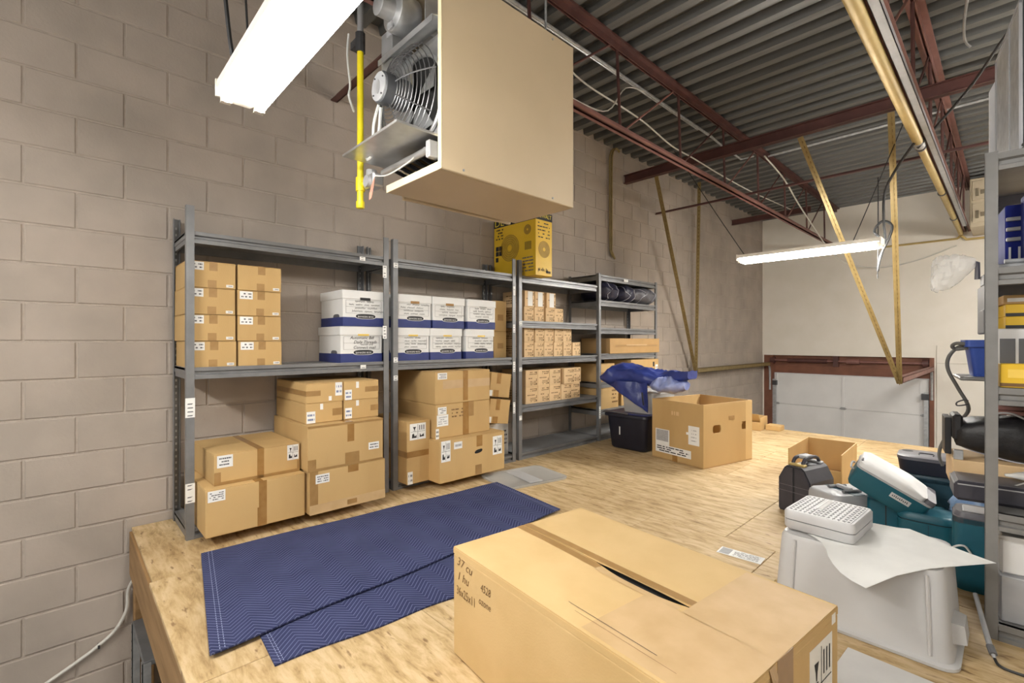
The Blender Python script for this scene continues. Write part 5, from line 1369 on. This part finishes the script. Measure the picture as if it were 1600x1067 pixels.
ob('cable_pair', MB().tube(smooth_path([(-a/2-.01, -b/2+.05, .006), (-a/2+.02, -b/2-.03, .05), (-a/2+.05, -b/2-.04, .10), (-a/2+.1, -b/2-.02, .16)]), .005, 6).tube(smooth_path([(-a/2-.005, -b/2+.02, .006), (-a/2+.03, -b/2-.04, .045), (-a/2+.06, -b/2-.045, .09), (-a/2+.12, -b/2-.02, .14)]), .004, 6), 'cordgray', o, smooth=True)
wbrd = ob('white_board', MB().prism([(0, 0), (.5, 0), (.5, .52), (.035, .52), (0, .44)], 0, .012, 'y'), 'offwhite', None, UP(.068, .575, 1.7455), ua); tag(wbrd, 'white panel with a cut corner behind the galvanized steel box', 'panel')
bbrd = ob('blue_board', MB().prism([(0, 0), (.46, 0), (.46, .535), (.008, .535), (0, .52)], 0, .010, 'y'), 'boxblue', None, UP(.086, .560, 1.7455), ua); tag(bbrd, 'dark blue panel between the white panel and the galvanized box', 'panel')

o, s = ubox('drawer_case', 'dark blue drawer case with pale rails on the right shelving', 'drawer case', .062, .42, .16, .45, 1.3355, 1.585, 'boxblue')
for k, z in enumerate((.188, .150, .112)): ob('drawer_rail', MB().cbox(-s[0]/2+.002, s[0]/2-.002, -s[1]/2-.010, -s[1]/2+.001, z, z+.014, .002), 'silver', o)
for x in (-.17, -.145): ob('drawer_edge', MB().box(x, x+.006, -s[1]/2-.004, -s[1]/2+.001, .02, .09), 'offwhite', o)
o, s = ubox('framed_box', 'dark blue box with a grey frame in front of the drawer case', 'box', .098, .34, .03, .13, 1.3355, 1.60, 'boxblue')
ob('grey_frame', MB().box(-s[0]/2-.003, -s[0]/2+.006, -s[1]/2-.004, -s[1]/2+.004, 0, s[2]).box(-s[0]/2, s[0]/2, -s[1]/2-.004, -s[1]/2+.004, s[2]-.01, s[2]+.001), 'silver', o)

for k in range(3):
    o = ob('steel_tube', MB().cyl((0, 0, 0), (.085, .004, 0), .0085, 10), 'silver', None, UP(.030 + .008*k, .055 + .018*(k % 2), 1.3445 + .0165*(k // 2) + .0), ua, smooth=True)
    tag(o, 'short silver tube on the shelf edge before the blue drawers, ' + ('nearest one', 'second one', 'one lying on top')[k], 'tube', 'silver tubes')
# yellow boxes
zz_ = 1.1185
o, s = ubox('bin_stand', 'white tray shelf carrying the yellow boxes on the right shelving', 'tray', .030, .40, .10, .325, .9055, 1.1175, 'offwhite')
ob('tray_front', MB().box(-s[0]/2+.01, s[0]/2-.01, -s[1]/2-.002, -s[1]/2+.001, .01, .175), 'silver_dark', o)
ob('tray_divider', MB().box(-s[0]/2+.05, -s[0]/2+.058, -s[1]/2-.005, -s[1]/2, .01, .175), 'offwhite', o)
for k in range(2):
    o, s = ubox('yellow_box', ('lower', 'upper')[k] + ' flat yellow box under a brown one on the white tray', 'box', .058, .36, .12, .32, zz_ + k*.045, zz_ + k*.045 + .0445, 'yellowbox', .002)

    ob('dark_band', MB().box(-s[0]/2-.0005, s[0]/2+.0005, -s[1]/2-.0008, -s[1]/2, .0, .012), 'blackmetal', o)
o, s = ubox('brown_box', 'flat brown box lying on the yellow boxes', 'box', .052, .36, .12, .32, zz_ + .0905, zz_ + .124, 'kraft_in', .002)
ob('white_smear', MB().box(-s[0]/2+.01, s[0]/2-.1, -s[1]/2-.0008, -s[1]/2, .008, .022), 'paper', o)
ubox('loose_board', 'grey loose board under the blue bin, poking out past the post', 'board', -.050, .33, .33, .60, .9055, .9210, 'shelfmid', .005)
o = empty('blue_bin', UP(.14, .47, .9215), ua); tag(o, 'bright blue plastic bin sticking out past the shelf post', 'bin')
ob('bin_body', MB().loft([rrect(0, 0, .28, .15, .015, 0), rrect(0, 0, .31, .175, .015, .125)]), 'binblue', o, smooth=50)
ob('bin_rim', MB().loft([rrect(0, 0, .335, .20, .015, .125), rrect(0, 0, .335, .20, .015, .155)]), 'binblue', o, smooth=50)
ob('bin_lug', MB().box(-.05, -.035, -.108, -.098, .085, .126).box(.06, .075, -.108, -.098, .085, .126), 'boxblue', o)
o, s = ubox('yellow_box', 'yellow box at the front of the shelf under the white tray level', 'box', .030, .105, .015, .095, .9055, .990, 'yellowbox', .002)
ob('dark_band', MB().box(-s[0]/2-.0006, s[0]/2+.0006, -s[1]/2-.0008, -s[1]/2, .004, .016), 'ink_brown', o)
ob('face_print', MB().box(-.018, .022, -s[1]/2-.0008, -s[1]/2, .035, .065), 'yellowpale', o)
ubox('white_box', 'white box at the right edge beside the front yellow box', 'box', .109, .30, .015, .095, .9055, 1.10, 'offwhite', .003)
# level with the dark case
o, s = ubox('flat_case', 'flat dark case with a pale edge sticking out past the post', 'case', -.085, .46, .10, .285, .4555, .530, 'casegray', .012)
ob('pale_edge', MB().box(-s[0]/2+.010, s[0]/2-.010, -s[1]/2-.0015, -s[1]/2+.002, .062, .066).box(-s[0]/2-.001, -s[0]/2+.003, -s[1]/2+.01, s[1]/2-.01, .062, .067), 'silver', o)
ob('top_panel', MB().cbox(-s[0]/2+.012, s[0]/2-.012, -s[1]/2+.012, s[1]/2-.012, s[2]-.002, s[2]+.002, .001), 'casegray_light', o)
st_ = MB()
for k in range(3): st_.obox((-.10+.035*k, -.05, s[2]+.0024), (-.06+.035*k, .03, s[2]+.0024), .008, .0006)
ob('white_stripe', st_, 'paper', o)
o, s = ubox('storage_carton', 'tan carton under the black bag behind the flat dark case', 'carton', -.075, .40, .30, .58, .4555, .575, 'kraft_pale')
def bb(u, v):
    a_ = 2*math.pi*v; k = math.sin(math.pi*min(max(u, .03), .97))**.28
    x = -.245 + .49*u; y = .125*k*math.copysign(abs(math.cos(a_))**.6, math.cos(a_)); z = .095 + .094*k*math.copysign(abs(math.sin(a_))**.6, math.sin(a_))
    n = mnoise.noise(Vector((x*9, y*9, z*9)))*.012
    return (x, y+n, max(0.0005, z+n))
o = lumpy('black_bag', bb, 18, 20, 'blackbag', smooth=70); o.location = UP(.19, .44, .5755); o.rotation_euler = (0, 0, ua); tag(o, 'black zipped bag with grey piping on the right shelving', 'bag')
ob('piping', MB().tube([tuple(Vector(bb(u, .70)) + Vector((0, -.003, 0))) for u in [.04+.92*k/16 for k in range(17)]], .0035, 6), 'bagpipe', o, smooth=True)
ob('bag_ring', MB().tube(smooth_path([(-.13, -.10, .165), (-.13, -.115, .20), (-.09, -.115, .205), (-.05, -.10, .185)]), .004, 6), 'silver', o, smooth=True)
ob('side_pocket', MB().cbox(-.258, -.225, -.07, .07, .07, .18, .008), 'blackbag', o)
for k in range(2):
    ubox('wood_strip', f"{('lower', 'upper')[k]} pinkish wooden strip lying above the black bag", 'strip', .06 - .01*k, .50, .34 + .02*k, .44 + .02*k, .772 + .0165*k, .788 + .0165*k, 'maroon_light', .002)
ubox('black_board', 'thin black board standing beside the black bag', 'board', -.090, -.068, .42, .56, .5755, .735, 'blackmetal', .002)
o, s = ubox('hinge_bracket', 'small galvanized bracket standing on the tan carton', 'bracket', -.070, -.040, .305, .325, .5755, .615, 'galv', .002)
def cloth(u, v):
    x = -.17 + .34*u; a_ = 2*math.pi*v; k = math.sin(math.pi*min(max(u, .03), .97))**.6
    y = .05*k*math.cos(a_); z = .018 + .018*k*math.sin(a_) + .014*k*math.sin(u*9)*(math.sin(a_) > 0)
    return (x, y, max(.0, z))
o = lumpy('white_cloth', cloth, 20, 12, 'paper', smooth=80); o.location = UP(.24, .225, .5325); o.rotation_euler = (0, 0, ua); tag(o, 'folded white cloth lying on the flat dark case', 'cloth')
# bottom levels
ubox('grey_box', 'grey box at the bottom of the right shelving', 'box', .032, .50, .03, .40, .0605, .225, 'silver', .004)
o, s = ubox('white_bin', 'white bin standing on the grey box low in the right shelving', 'bin', .034, .46, .05, .38, .2255, .365, 'offwhite', .008)
ob('bin_lip', MB().box(-s[0]/2-.004, s[0]/2+.004, -s[1]/2-.004, -s[1]/2+.002, s[2]-.012, s[2]), 'offwhite', o)
def film2(u, v):
    x = -.19 + .38*u; a_ = 2*math.pi*v; k = math.sin(math.pi*min(max(u, .04), .96))**.5
    y = .12*k*math.cos(a_); z = .03 + .03*k*math.sin(a_); n = mnoise.noise(Vector((x*18, y*18, z*18)))*.012
    return (x, y+n, max(0.0005, z+n))
o = lumpy('plastic_film', film2, 16, 14, 'bluefilm', smooth=20); o.location = UP(.25, .21, .3655); o.rotation_euler = (0, 0, ua); tag(o, 'blue plastic film heaped in the white bin', 'film')

# plastic bag, clipboard and cable at the shelf's left side
def pbag(u, v):
    a_ = 2*math.pi*v; r = .012 + .075*math.sin(math.pi*min(.97, u*.62+.06))**1.1
    x = -.14*u; z = -.05*u - .02
    n = mnoise.noise(Vector((u*7, math.cos(a_)*3, math.sin(a_)*3)))*.028*u + .008*math.sin(a_*5+u*6)*u
    return (x + n*.3, (r*.7+n)*math.cos(a_), z + (r*.85+n)*math.sin(a_))
o = lumpy('plastic_bag', pbag, 16, 22, 'film', smooth=25); o.location = UP(.006, .40, 1.425); o.rotation_euler = (0, 0, ua); tag(o, 'crumpled clear plastic bag hanging from the right shelf post', 'plastic bag')
ob('bag_knot', MB().tube([(-.004, 0, -.02), (.006, 0, -.024), (.006, .002, -.09)], .010, 8), 'casegray_light', o, smooth=True)
o = ob('clipboard', MB().cbox(-.006, .006, -.11, .11, 0, .20, .004), 'silver_dark', None, UP(.024, .35, 1.10), ua); tag(o, 'grey flat board hanging along the side of the right shelving', 'board')
ob('board_hook', MB().cbox(-.004, .010, -.05, .05, .20, .245, .003), 'silver_dark', o)
ob('board_foot', MB().cbox(-.010, .003, -.10, .02, .002, .10, .004), 'silver_dark', o)
pts = [UP(.06, .40, 1.062), UP(-.01, .40, 1.058), UP(-.052, .42, 1.062), UP(-.064, .44, 1.048), UP(-.048, .45, 1.036), UP(-.012, .43, 1.045), UP(-.012, .43, 1.058), UP(-.05, .45, 1.04), UP(-.075, .47, .995), UP(-.074, .48, .94), UP(-.04, .50, .86), UP(-.004, .52, .77), UP(-.03, .62, .69), UP(-.075, .72, .58), UP(-.085, .80, .50), UP(-.07, .84, .44)]
pts_tube('extension_cord', pts, .0075, 'cordgray', 'thick dark cord curving down from the blue bin to the navy case', 'cord', 8)
tag(ob('wire_hook', MB().tube(smooth_path([UP(-.016, .40, .80), UP(-.05, .40, .792), UP(-.052, .40, .806), UP(-.03, .40, .818), UP(-.016, .40, .815)]), .003, 6), 'metal_dark', smooth=True), 'small wire hook on the side of the right shelf post', 'hook')

# shelf frame and cable under the mezzanine at left
um = empty('low_shelf', (.33, .46, -2.4)); tag(um, 'dark grey steel shelf standing under the plywood floor at left', 'shelf')
ob('shelf_top', W(um).cbox(.12, .60, .290, .60, -.515, -.490, .003), 'shelfgray', um)
for (x, y) in ((.575, .284), (.575, .57), (.125, .284), (.125, .57)):
    p_ = ob('post', W(um).box(x, x+.036, y, y+.004, -2.4, -.492).box(x+.032, x+.036, y, y+.036, -2.4, -.492), 'galv', um)
    hl = W(um)
    for k in range(14): hl.cyl((x+.018, y-.0005, -.54-.05*k), (x+.018, y+.0005, -.54-.05*k), .006, 8)
    ob('post_holes', hl, 'blackhole', p_)
ob('lower_shelf', W(um).cbox(.12, .60, .290, .60, -1.10, -1.08, .003), 'wood_dark', um)
pts_tube('white_cable', [(.10, .31, -.25), (.06, .29, -.30), (.03, .278, -.36), (.025, .272, -.46), (.022, .222, -.556), (.02, .141, -.619), (.02, .063, -.662), (.02, -.048, -.716), (.02, -.35, -.86)], .009, 'cable', 'white cable drooping along the block wall below the plywood edge', 'cable', 8)
ob('cable_clip', MB().box(.0, .03, .148, .158, -.628, -.608), 'metal_dark', wall_left)
for o in bpy.data.objects:
    if '_s' in o: del o['_s']
bpy.context.view_layer.update()
